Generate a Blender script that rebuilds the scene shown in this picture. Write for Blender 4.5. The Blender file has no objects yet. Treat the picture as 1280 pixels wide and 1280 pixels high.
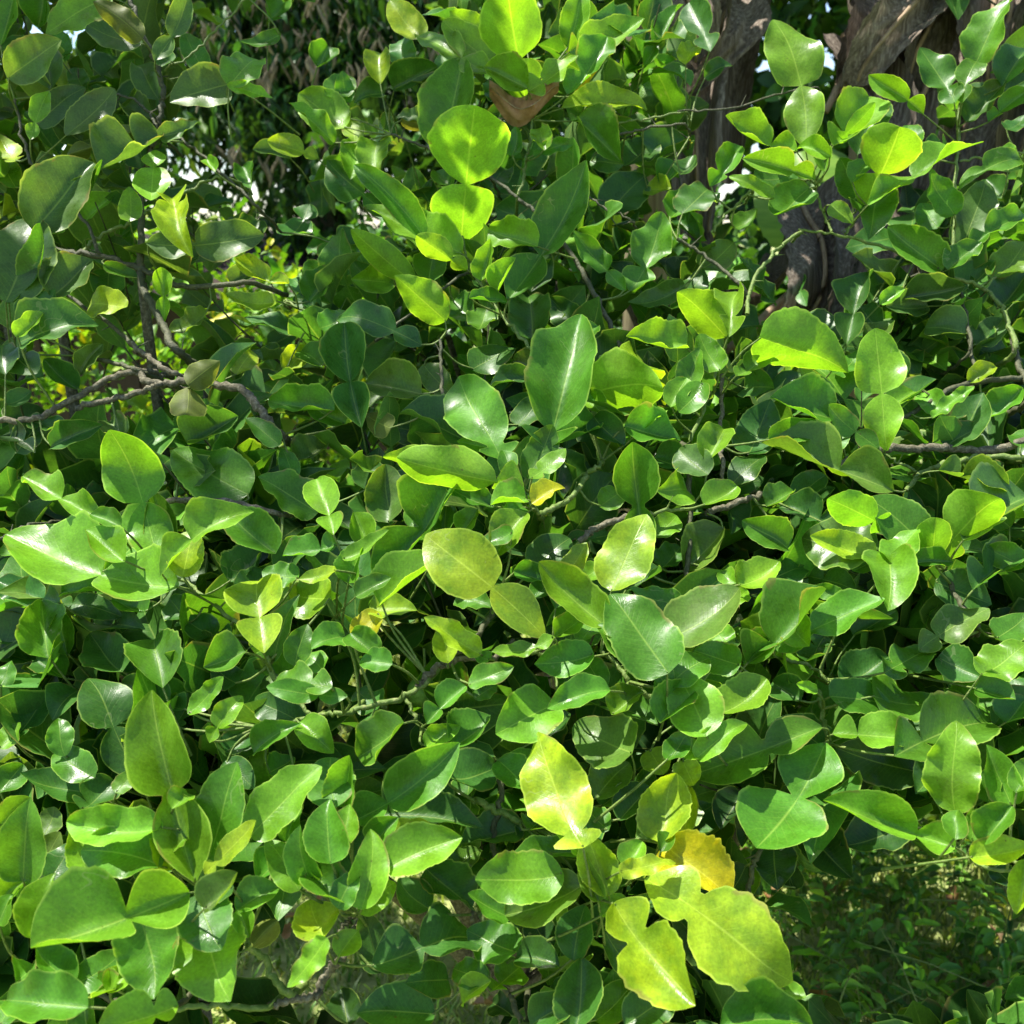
import bpy, math, random
import numpy as np
from mathutils import Vector, Matrix

# ---------------------------------------------------------------- camera, sky, sun, exposure
scene = bpy.context.scene
C = scene.collection
CAM_Z, PITCH = 1.60, math.radians(15.0)
cam = bpy.data.objects.new('camera', bpy.data.cameras.new('camera'))
C.objects.link(cam)
cam.location = (0, 0, CAM_Z)
cam.rotation_euler = (math.radians(90) - PITCH, 0, 0)
cam.data.sensor_width = 36.0
cam.data.lens = 36.0
cam.data.clip_start = 0.02
cam.data.clip_end = 500
cam.data.dof.use_dof = True; cam.data.dof.focus_distance = 1.08; cam.data.dof.aperture_fstop = 9.0
scene.camera = cam

SUN_EL, SUN_AZ = math.radians(67), math.radians(-72)     # high, to the left of the camera and a little ahead
SUN = Vector((math.sin(SUN_AZ) * math.cos(SUN_EL), math.cos(SUN_AZ) * math.cos(SUN_EL), math.sin(SUN_EL)))
world = bpy.data.worlds.new('World'); scene.world = world
world.use_nodes = True
wn, wl = world.node_tree.nodes, world.node_tree.links
sky = wn.new('ShaderNodeTexSky'); sky.sky_type = 'NISHITA'; sky.sun_disc = False
sky.sun_elevation = SUN_EL; sky.sun_rotation = SUN_AZ
sky.air_density = 1.0; sky.dust_density = 0.7; sky.ozone_density = 1.0
wn['Background'].inputs['Strength'].default_value = 0.115
wl.new(sky.outputs[0], wn['Background'].inputs['Color'])
sl = bpy.data.lights.new('sun', 'SUN'); sl.energy = 5.0; sl.angle = math.radians(0.55); sl.color = (1.0, 0.955, 0.87)
so = bpy.data.objects.new('sun', sl); C.objects.link(so)
so.rotation_euler = SUN.to_track_quat('Z', 'Y').to_euler(); so.location = SUN * 30
vs = scene.view_settings
vs.view_transform = 'Standard'; vs.look = 'None'; vs.gamma = 1.0; vs.use_curve_mapping = False
vs.exposure = 1.40
scene.cycles.max_bounces = 7
scene.cycles.diffuse_bounces = 4
scene.cycles.transmission_bounces = 4
scene.cycles.glossy_bounces = 2
scene.cycles.sample_clamp_indirect = 6.0

# ---------------------------------------------------------------- helpers
FWD = np.array([0, math.cos(PITCH), -math.sin(PITCH)])
UPV = np.array([0, math.sin(PITCH), math.cos(PITCH)])
CAMP = np.array([0, 0, CAM_Z])
def at(x, y, d):
    """the point seen at photo pixel (x, y), d metres ahead"""
    return CAMP + d * (FWD + np.array([1.0, 0, 0]) * ((x - 640) / 1280) + UPV * ((640 - y) / 1280))
def proj(p):
    q = np.asarray(p) - CAMP
    d = q @ FWD
    dd = np.maximum(d, 1e-3)
    return 640 + 1280 * q[..., 0] / dd, 640 - 1280 * (q @ UPV) / dd, d
def norm(v):
    v = np.asarray(v, float)
    return v / max(np.linalg.norm(v), 1e-9)

def mesh_from(name, verts, faces, uvs=None, tints=None, smooth=True):
    """faces: (n,4) int array of quads (or list of arrays); uvs per vertex; tints per vertex RGBA"""
    me = bpy.data.meshes.new(name)
    verts = np.asarray(verts, np.float32); faces = np.asarray(faces, np.int32)
    k = faces.shape[1]
    me.vertices.add(len(verts)); me.vertices.foreach_set('co', verts.ravel())
    me.loops.add(faces.size); me.loops.foreach_set('vertex_index', faces.ravel())
    me.polygons.add(len(faces))
    me.polygons.foreach_set('loop_start', np.arange(0, faces.size, k, dtype=np.int32))
    me.polygons.foreach_set('loop_total', np.full(len(faces), k, np.int32))
    me.polygons.foreach_set('use_smooth', np.full(len(faces), smooth))
    me.update(calc_edges=True)
    if uvs is not None:
        l = me.uv_layers.new(name='UVMap')
        l.data.foreach_set('uv', np.asarray(uvs, np.float32)[faces.ravel()].ravel())
    if tints is not None:
        a = me.color_attributes.new('tint', 'FLOAT_COLOR', 'POINT')
        a.data.foreach_set('color', np.asarray(tints, np.float32).ravel())
    return me
def obj(name, me, mat=None, parent=None, kind=None, label=None):
    o = bpy.data.objects.new(name, me); C.objects.link(o)
    if mat and not me.materials: me.materials.append(mat)
    if parent: o.parent = parent; o.matrix_parent_inverse = Matrix.Translation(-Vector(parent.location))
    if kind: o['kind'] = kind
    if label: o['label'] = label
    return o
def thing(name, label, cat, loc, group=None):
    o = bpy.data.objects.new(name, None); C.objects.link(o)
    o.location = loc; o['label'] = label; o['category'] = cat; o.empty_display_size = 0.1
    if group: o['group'] = group
    return o
def catmull(pts, n=5):
    P = [np.asarray(p, float) for p in pts]
    if len(P) < 3:
        return np.array([P[0] * (1 - t) + P[-1] * t for t in np.linspace(0, 1, n + 1)])
    P = [2 * P[0] - P[1]] + P + [2 * P[-1] - P[-2]]
    out = []
    for i in range(1, len(P) - 2):
        for t in np.linspace(0, 1, n, endpoint=False):
            a, b, c, d = P[i - 1:i + 3]
            out.append(.5 * (2 * b + (c - a) * t + (2 * a - 5 * b + 4 * c - d) * t * t + (3 * b - a - 3 * c + d) * t ** 3))
    out.append(P[-2])
    return np.array(out)
def tube(pts, r0, r1, sides=7, rough=0.0, rng=None, caps=True):
    """tapered tube along a polyline -> verts, quads"""
    pts = np.asarray(pts); n = len(pts)
    tan = np.gradient(pts, axis=0)
    V = []; ref = np.array([0.31, 0.2, 0.93])
    for i in range(n):
        t = norm(tan[i]); a = norm(np.cross(t, ref)); b = np.cross(t, a)
        r = r0 + (r1 - r0) * i / (n - 1)
        for k in range(sides):
            an = 2 * math.pi * k / sides
            rr = r * (1 + (rng.uniform(-rough, rough) if rng and rough else 0))
            V.append(pts[i] + rr * (math.cos(an) * a + math.sin(an) * b))
    F = [[i * sides + k, i * sides + (k + 1) % sides, (i + 1) * sides + (k + 1) % sides, (i + 1) * sides + k] for i in range(n - 1) for k in range(sides)]
    if caps:
        for i in (0, n - 1):
            V.append(pts[i]); c = len(V) - 1
            for k in range(0, sides, 1):
                F.append([c, i * sides + k, i * sides + (k + 1) % sides, i * sides + (k + 1) % sides])
    F = [f for f in F]
    return np.array(V), F
def tube_mesh(name, pts, r0, r1, sides=7, rough=0.0, rng=None):
    V, F = tube(pts, r0, r1, sides, rough, rng)
    me = bpy.data.meshes.new(name)
    me.from_pydata([tuple(v) for v in V], [], [f if f[2] != f[3] else f[:3] for f in F])
    me.polygons.foreach_set('use_smooth', [True] * len(me.polygons))
    return me

# ---------------------------------------------------------------- materials
def new_mat(name):
    m = bpy.data.materials.new(name); m.use_nodes = True
    nt = m.node_tree; nt.nodes.clear()
    return m, nt, nt.nodes, nt.links
def math_node(ns, ls, op, a, b=None, c=None, clamp=False):
    n = ns.new('ShaderNodeMath'); n.operation = op; n.use_clamp = clamp
    for i, v in enumerate((a, b, c)):
        if v is None: continue
        if isinstance(v, (int, float)): n.inputs[i].default_value = v
        else: ls.new(v, n.inputs[i])
    return n.outputs[0]
def mix_col(ns, ls, fac, a, b, mode='MIX'):
    n = ns.new('ShaderNodeMix'); n.data_type = 'RGBA'; n.blend_type = mode
    for sock, v in ((n.inputs['Factor'], fac), (n.inputs[6], a), (n.inputs[7], b)):
        if isinstance(v, (int, float)): sock.default_value = v
        elif isinstance(v, tuple): sock.default_value = (*v, 1)
        else: ls.new(v, sock)
    return n.outputs[2]
def leaf_material(name, trans=0.42, veins=True, rough=0.31, noise_scale=38.0, spec=0.38):
    m, nt, ns, ls = new_mat(name)
    out = ns.new('ShaderNodeOutputMaterial')
    at_ = ns.new('ShaderNodeAttribute'); at_.attribute_name = 'tint'
    tc = ns.new('ShaderNodeTexCoord'); geo = ns.new('ShaderNodeNewGeometry')
    nz = ns.new('ShaderNodeTexNoise'); nz.inputs['Scale'].default_value = noise_scale; nz.inputs['Detail'].default_value = 4
    ls.new(geo.outputs['Position'], nz.inputs['Vector'])
    ramp = ns.new('ShaderNodeMapRange'); ramp.inputs[1].default_value = .3; ramp.inputs[2].default_value = .7
    ramp.inputs[3].default_value = .74; ramp.inputs[4].default_value = 1.28
    ls.new(nz.outputs['Fac'], ramp.inputs[0])
    sc = ns.new('ShaderNodeVectorMath'); sc.operation = 'SCALE'
    ls.new(at_.outputs['Color'], sc.inputs[0]); ls.new(ramp.outputs[0], sc.inputs['Scale'])
    col = sc.outputs[0]
    # chlorotic patches: towards yellow where a large noise is high
    nz2 = ns.new('ShaderNodeTexNoise'); nz2.inputs['Scale'].default_value = 17; nz2.inputs['Detail'].default_value = 2
    ls.new(geo.outputs['Position'], nz2.inputs['Vector'])
    pf = ns.new('ShaderNodeMapRange'); pf.inputs[1].default_value = .58; pf.inputs[2].default_value = .78; pf.inputs[4].default_value = .32
    ls.new(nz2.outputs['Fac'], pf.inputs[0])
    ycol = mix_col(ns, ls, 1.0, col, (1.6, 1.28, .8), 'MULTIPLY')
    col = mix_col(ns, ls, pf.outputs[0], col, ycol)
    nzm = ns.new('ShaderNodeTexNoise'); nzm.inputs['Scale'].default_value = 29; nzm.inputs['Detail'].default_value = 3; nzm.inputs['Roughness'].default_value = .65
    ls.new(geo.outputs['Position'], nzm.inputs['Vector'])
    mr = ns.new('ShaderNodeMapRange'); mr.inputs[1].default_value = .44; mr.inputs[2].default_value = .60
    ls.new(nzm.outputs['Fac'], mr.inputs[0])
    col = mix_col(ns, ls, math_node(ns, ls, 'MULTIPLY', mr.outputs[0], at_.outputs['Alpha']), col, (.080, .21, .016))
    nzg = ns.new('ShaderNodeTexNoise'); nzg.inputs['Scale'].default_value = 420; nzg.inputs['Detail'].default_value = 2
    ls.new(geo.outputs['Position'], nzg.inputs['Vector'])
    gr = ns.new('ShaderNodeMapRange'); gr.inputs[1].default_value = .3; gr.inputs[2].default_value = .7; gr.inputs[3].default_value = .86; gr.inputs[4].default_value = 1.16
    ls.new(nzg.outputs['Fac'], gr.inputs[0])
    scg = ns.new('ShaderNodeVectorMath'); scg.operation = 'SCALE'; ls.new(col, scg.inputs[0]); ls.new(gr.outputs[0], scg.inputs['Scale'])
    col = scg.outputs[0]
    bump_src = None
    if veins:
        sep = ns.new('ShaderNodeSeparateXYZ'); ls.new(tc.outputs['UV'], sep.inputs[0])
        u = math_node(ns, ls, 'ABSOLUTE', math_node(ns, ls, 'MULTIPLY_ADD', sep.outputs[0], 2.0, -1.0))
        v = sep.outputs[1]
        mid = math_node(ns, ls, 'SUBTRACT', 1.0, math_node(ns, ls, 'DIVIDE', u, 0.045), clamp=True)
        ph = math_node(ns, ls, 'SUBTRACT', math_node(ns, ls, 'MULTIPLY', v, 16.0), math_node(ns, ls, 'MULTIPLY', math_node(ns, ls, 'POWER', u, 0.8), 3.6))
        wob = math_node(ns, ls, 'MULTIPLY_ADD', nz2.outputs['Fac'], 1.6, ph)
        tri = math_node(ns, ls, 'PINGPONG', wob, 0.5)
        vein = math_node(ns, ls, 'SUBTRACT', 1.0, math_node(ns, ls, 'DIVIDE', tri, 0.10), clamp=True)
        vein = math_node(ns, ls, 'MULTIPLY', vein, math_node(ns, ls, 'SUBTRACT', 1.0, u, clamp=True))
        edge = math_node(ns, ls, 'MULTIPLY', math_node(ns, ls, 'SUBTRACT', u, 0.925), 17.0, clamp=True)
        pale = mix_col(ns, ls, 1.0, mix_col(ns, ls, 0.25, col, (.55, .7, .2)), (1.5, 1.4, 1.2), 'MULTIPLY')
        fac = math_node(ns, ls, 'MAXIMUM', math_node(ns, ls, 'MULTIPLY', mid, .6), math_node(ns, ls, 'MULTIPLY', vein, .17))
        fac = math_node(ns, ls, 'MAXIMUM', fac, math_node(ns, ls, 'MULTIPLY', edge, .8))
        col = mix_col(ns, ls, fac, col, pale)
        bump_src = math_node(ns, ls, 'MULTIPLY_ADD', mid, -1.0, math_node(ns, ls, 'MULTIPLY', vein, -.5))
    # small dark spots
    vo = ns.new('ShaderNodeTexVoronoi'); vo.inputs['Scale'].default_value = 85
    ls.new(geo.outputs['Position'], vo.inputs['Vector'])
    spot = math_node(ns, ls, 'LESS_THAN', vo.outputs['Distance'], math_node(ns, ls, 'MULTIPLY_ADD', pf.outputs[0], .30, .035))
    col = mix_col(ns, ls, math_node(ns, ls, 'MULTIPLY', spot, .6), col, (.09, .07, .02))
    if veins:
        sc_ = math_node(ns, ls, 'MULTIPLY', math_node(ns, ls, 'GREATER_THAN', nz2.outputs['Fac'], .60), math_node(ns, ls, 'MULTIPLY', math_node(ns, ls, 'ADD', u, math_node(ns, ls, 'MULTIPLY', nz.outputs['Fac'], .5)), 1.0))
        scorch = math_node(ns, ls, 'MULTIPLY', math_node(ns, ls, 'SUBTRACT', sc_, 1.12), 9.0, clamp=True)
        col = mix_col(ns, ls, math_node(ns, ls, 'MULTIPLY', scorch, .55), col, (.20, .13, .05))
        nt_ = ns.new('ShaderNodeTexNoise'); nt_.inputs['Scale'].default_value = 55; nt_.inputs['Detail'].default_value = 1; ls.new(geo.outputs['Position'], nt_.inputs['Vector'])
        trail = math_node(ns, ls, 'LESS_THAN', math_node(ns, ls, 'ABSOLUTE', math_node(ns, ls, 'SUBTRACT', nt_.outputs['Fac'], .5)), .014)
        trail = math_node(ns, ls, 'MULTIPLY', trail, math_node(ns, ls, 'LESS_THAN', nz2.outputs['Fac'], .33))
        col = mix_col(ns, ls, math_node(ns, ls, 'MULTIPLY', trail, .22), col, (.38, .42, .22))
    # the underside is paler and duller
    under = mix_col(ns, ls, 1.0, mix_col(ns, ls, .14, col, (.24, .33, .08)), (1.12, 1.1, .9), 'MULTIPLY')
    col_b = mix_col(ns, ls, geo.outputs['Backfacing'], col, under)
    # fine oil-gland relief and blade puckering
    nz3 = ns.new('ShaderNodeTexNoise'); nz3.inputs['Scale'].default_value = 900; nz3.inputs['Detail'].default_value = 1
    ls.new(geo.outputs['Position'], nz3.inputs['Vector'])
    nz4 = ns.new('ShaderNodeTexNoise'); nz4.inputs['Scale'].default_value = 120; nz4.inputs['Detail'].default_value = 2
    ls.new(geo.outputs['Position'], nz4.inputs['Vector'])
    hgt = math_node(ns, ls, 'MULTIPLY_ADD', nz3.outputs['Fac'], .22, math_node(ns, ls, 'MULTIPLY', nz4.outputs['Fac'], 1.1))
    if bump_src is not None: hgt = math_node(ns, ls, 'MULTIPLY_ADD', bump_src, .35, hgt)
    bp = ns.new('ShaderNodeBump'); bp.inputs['Strength'].default_value = .3; bp.inputs['Distance'].default_value = .0014
    ls.new(hgt, bp.inputs['Height'])
    rg = ns.new('ShaderNodeMapRange'); rg.inputs[1].default_value = .3; rg.inputs[2].default_value = .7
    rg.inputs[3].default_value = rough - .09; rg.inputs[4].default_value = rough + .24
    ls.new(nz.outputs['Fac'], rg.inputs[0])
    r2 = math_node(ns, ls, 'MULTIPLY_ADD', geo.outputs['Backfacing'], .22, rg.outputs[0])
    pr = ns.new('ShaderNodeBsdfPrincipled')
    ls.new(col_b, pr.inputs['Base Color']); ls.new(r2, pr.inputs['Roughness'])
    pr.inputs['Specular IOR Level'].default_value = spec
    ls.new(bp.outputs[0], pr.inputs['Normal'])
    tr = ns.new('ShaderNodeBsdfTranslucent')
    tcol = mix_col(ns, ls, 1.0, col, (1.75, 1.55, .55), 'MULTIPLY')
    ls.new(tcol, tr.inputs['Color']); ls.new(bp.outputs[0], tr.inputs['Normal'])
    mx = ns.new('ShaderNodeMixShader'); mx.inputs[0].default_value = trans
    ls.new(pr.outputs[0], mx.inputs[1]); ls.new(tr.outputs[0], mx.inputs[2])
    ls.new(mx.outputs[0], out.inputs['Surface'])
    return m
def plain_material(name, c1, c2, scale=30, rough=.8, bump=.4, stretch=(1, 1, 1), dist=.003, c3=None, spec=.3, trans=0.0, vary=0.0):
    m, nt, ns, ls = new_mat(name)
    out = ns.new('ShaderNodeOutputMaterial'); pr = ns.new('ShaderNodeBsdfPrincipled')
    geo = ns.new('ShaderNodeNewGeometry')
    mp = ns.new('ShaderNodeMapping'); mp.inputs['Scale'].default_value = stretch
    ls.new(geo.outputs['Position'], mp.inputs['Vector'])
    nz = ns.new('ShaderNodeTexNoise'); nz.inputs['Scale'].default_value = scale; nz.inputs['Detail'].default_value = 6; nz.inputs['Roughness'].default_value = .65
    ls.new(mp.outputs[0], nz.inputs['Vector'])
    cr = ns.new('ShaderNodeValToRGB'); cr.color_ramp.elements[0].position = .32; cr.color_ramp.elements[1].position = .68
    cr.color_ramp.elements[0].color = (*c1, 1); cr.color_ramp.elements[1].color = (*c2, 1)
    if c3:
        e = cr.color_ramp.elements.new(.5); e.color = (*c3, 1)
    ls.new(nz.outputs['Fac'], cr.inputs[0])
    ccol = cr.outputs[0]
    if vary:
        oi = ns.new('ShaderNodeObjectInfo'); sv = ns.new('ShaderNodeVectorMath'); sv.operation = 'SCALE'
        ls.new(ccol, sv.inputs[0]); ls.new(math_node(ns, ls, 'MULTIPLY_ADD', oi.outputs['Random'], vary, 1 - vary * .6), sv.inputs['Scale']); ccol = sv.outputs[0]
    ls.new(ccol, pr.inputs['Base Color'])
    pr.inputs['Roughness'].default_value = rough; pr.inputs['Specular IOR Level'].default_value = spec
    bp = ns.new('ShaderNodeBump'); bp.inputs['Strength'].default_value = bump; bp.inputs['Distance'].default_value = dist
    ls.new(nz.outputs['Fac'], bp.inputs['Height']); ls.new(bp.outputs[0], pr.inputs['Normal'])
    if trans:
        tr = ns.new('ShaderNodeBsdfTranslucent'); ls.new(cr.outputs[0], tr.inputs['Color'])
        mx = ns.new('ShaderNodeMixShader'); mx.inputs[0].default_value = trans
        ls.new(pr.outputs[0], mx.inputs[1]); ls.new(tr.outputs[0], mx.inputs[2]); ls.new(mx.outputs[0], out.inputs[0])
    else:
        ls.new(pr.outputs[0], out.inputs[0])
    return m
M_LEAF = leaf_material('lime_leaf', trans=.46)
M_FILL = leaf_material('lime_foliage', trans=.38, rough=0.36, spec=.38)
M_FAR = leaf_material('far_foliage', trans=.3, veins=False, rough=.45, noise_scale=12)
M_BARK = plain_material('brown_bark', (.055, .05, .03), (.23, .21, .15), 210, .85, 1.0, c3=(.11, .10, .06))
M_DARKTWIG = plain_material('dark_twig', (.03, .038, .015), (.10, .10, .05), 190, .6, .9)
M_GREENTWIG = plain_material('green_twig', (.07, .12, .02), (.20, .23, .08), 170, .55, .8, c3=(.11, .17, .03))
M_DRY = plain_material('dry_banana_leaf', (.075, .058, .044), (.33, .28, .225), 12, .85, .7, stretch=(14, 14, .8), dist=.005, c3=(.165, .13, .10), trans=.12, vary=.7)
M_TUFT = plain_material('dry_tuft', (.10, .08, .05), (.34, .28, .18), 20, .8, .3, c3=(.2, .16, .1), vary=.8)
M_DRYRIB = plain_material('dry_midrib', (.18, .12, .07), (.40, .29, .18), 20, .7, .5, stretch=(4, 4, .7))
M_DEAD = plain_material('dead_leaf', (.20, .10, .05), (.46, .27, .15), 45, .65, .5, c3=(.33, .18, .09), trans=.15)
M_FRUIT = plain_material('lime_rind', (.06, .16, .02), (.17, .30, .05), 160, .4, .9, dist=.004, c3=(.11, .23, .03), spec=.5)
M_GROUND = plain_material('lawn_soil', (.16, .20, .06), (.34, .36, .15), 14, .95, .6, dist=.02, c3=(.24, .28, .09))

# ---------------------------------------------------------------- leaf shape
def leaf_shape(n=20, m=8, f=.4, w=.38, ww=.27, curl=.0, fold=.12, wave=.02, twist=.0, side=.0, seed=0, cren=.03, waist=.08):
    """double lime leaf: winged petiole, waist, blade. x across, y along (0..1), z up out of the blade. Widths are fractions of the whole length."""
    rng = random.Random(seed)
    if f > .04:
        k = max(4, int(round(n * f)))
        s = np.concatenate([np.linspace(0, f, k, endpoint=False), np.linspace(f, 1, n - k + 1)])
    else:
        s = np.linspace(0, 1, n + 1); f = 0.0
    hw = np.zeros_like(s)
    if f > 0:
        t = np.clip(s / f, 0, 1)
        hw_w = ww * .5 * np.sin(np.pi * np.clip(t ** 1.25, 0, 1)) ** .62
        hw = np.where(s < f, hw_w, hw)
    t = np.clip((s - f) / (1 - f), 0, 1)
    pk = rng.uniform(.64, .9)
    ex = rng.uniform(1.75, 2.3); blade = w * .5 * np.maximum(0, 1 - np.abs(2 * t ** pk - 1) ** ex) ** (rng.uniform(.55, .7) + rng.uniform(.0, .26) * t)
    hw = np.where(s >= f, blade, hw)
    if f > 0: hw = np.maximum(hw, waist * w * .5 * np.exp(-((s - f) / .07) ** 2))
    hw = np.maximum(hw, .011)
    hw[-1] = .006
    ph = rng.uniform(0, 6.28); fr = rng.uniform(8, 11)
    cre = 1 + cren * np.sin(s * fr * 6.28 + ph) * (t > .05) + cren * 1.0 * np.sin(s * rng.uniform(2.2, 4) * 6.28 + rng.uniform(0, 6)) * np.clip(t * 4, 0, 1) + cren * .5 * np.array([rng.uniform(-1, 1) for _ in s])
    hwL = hw * cre; hwR = hw * (1 + cren * np.sin(s * fr * 6.1 + ph + 2) + cren * 1.0 * np.sin(s * rng.uniform(2.2, 4) * 6.28 + rng.uniform(0, 6)) * np.clip(t * 4, 0, 1) + cren * .5 * np.array([rng.uniform(-1, 1) for _ in s]))
    a = np.linspace(-1, 1, m + 1)
    S, A = np.meshgrid(s, a, indexing='ij')
    H = np.where(A < 0, hwL[:, None], hwR[:, None])
    X = A * H + side * (S * (1 - S)) * 1.0
    Y = S.copy()
    q1, q2 = rng.uniform(0, 6.28), rng.uniform(0, 6.28); k1 = rng.uniform(1.6, 3.0)
    Z = fold * np.abs(A) ** 1.35 * H * 2.0                     # trough along the midrib
    Z += wave * (A ** 2) * np.sin(S * k1 * 6.28 + np.where(A < 0, q1, q2)) * np.clip(H / (w * .4), 0, 1)
    Z += curl * 4 * S * (1 - S) * .5
    Z -= rng.choice([-.35, .0, .3, .6, .9]) * np.clip(S - .6, 0, 1) ** 2 * np.sign(.6 - abs(curl))
    Z += .006 * np.sin(S * 16 * 6.28 - np.abs(A) * 9) * np.abs(A) * np.clip(H / (w * .5), 0, 1) * .8
    if f > 0:                                                   # the waist bends a little
        b = rng.uniform(-.12, .12)
        Z += np.where(S < f, -b * (f - S), 0) * S / max(f, .01)
    if twist:
        an = twist * (S - .35)
        X, Z = X * np.cos(an) - Z * np.sin(an), X * np.sin(an) + Z * np.cos(an)
    V = np.stack([X, Y, Z], -1).reshape(-1, 3)
    UV = np.stack([(A + 1) / 2, S], -1).reshape(-1, 2)
    M1 = m + 1
    i, j = np.meshgrid(np.arange(len(s) - 1), np.arange(m), indexing='ij')
    q = (i * M1 + j).ravel()
    F = np.stack([q, q + 1, q + M1 + 1, q + M1], -1)
    return V, F, UV
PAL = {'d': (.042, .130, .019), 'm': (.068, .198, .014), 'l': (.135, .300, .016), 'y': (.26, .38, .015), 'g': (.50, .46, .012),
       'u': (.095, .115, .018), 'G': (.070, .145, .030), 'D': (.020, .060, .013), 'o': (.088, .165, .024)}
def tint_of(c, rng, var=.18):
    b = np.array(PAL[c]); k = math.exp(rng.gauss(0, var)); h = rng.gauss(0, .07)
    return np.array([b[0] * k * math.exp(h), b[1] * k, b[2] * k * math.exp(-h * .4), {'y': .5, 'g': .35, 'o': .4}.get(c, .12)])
def surf(x, y):
    """how far the leafy front of the bushes stands from the camera, metres"""
    d = np.interp(y, [-300, 0, 200, 350, 500, 640, 800, 1000, 1280, 1500], [1.65, 1.5, 1.42, 1.34, 1.2, 1.09, 1.0, .92, .85, .80])
    d = d + .10 * math.sin(x / 210 + y / 300) * .35
    if x < 330 and y < 560: d -= .12 * (1 - y / 800)
    return float(d)

# ---------------------------------------------------------------- ground
gm = mesh_from('ground', [(-120, -40, 0), (120, -40, 0), (120, 260, 0), (-120, 260, 0)], [[0, 1, 2, 3]], smooth=False)
obj('ground', gm, M_GROUND, kind='structure')

# ---------------------------------------------------------------- plants: roots of the hierarchy
bush = thing('lime_bush', 'dense sunlit lime bush with glossy double leaves, some yellowing low down, above the lawn', 'bush', tuple(at(640, 900, 1.5) * [1, 1, 0]), 'lime trees')
tall = thing('lime_tree', 'lime tree with dull grey-green leaves on dark upright stems, before the shed', 'tree', tuple(at(150, 500, 1.55) * [1, 1, 0]), 'lime trees')
mid_t = thing('lime_tree', 'lime tree with upright bright shoots and a brown dead leaf caught among them', 'tree', tuple(at(720, 400, 1.85) * [1, 1, 0]), 'lime trees')
right = thing('lime_tree', 'lime tree with an arching green stem in front of dry brown banana leaves', 'tree', tuple(at(1420, 500, 1.9) * [1, 1, 0]), 'lime trees')
def owner(x, y):
    if x < 330 and y < 560: return tall
    if x > 1000 and y < 610: return right
    if x > 850 and y < 375: return right
    if y < 400: return mid_t
    return bush

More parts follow.
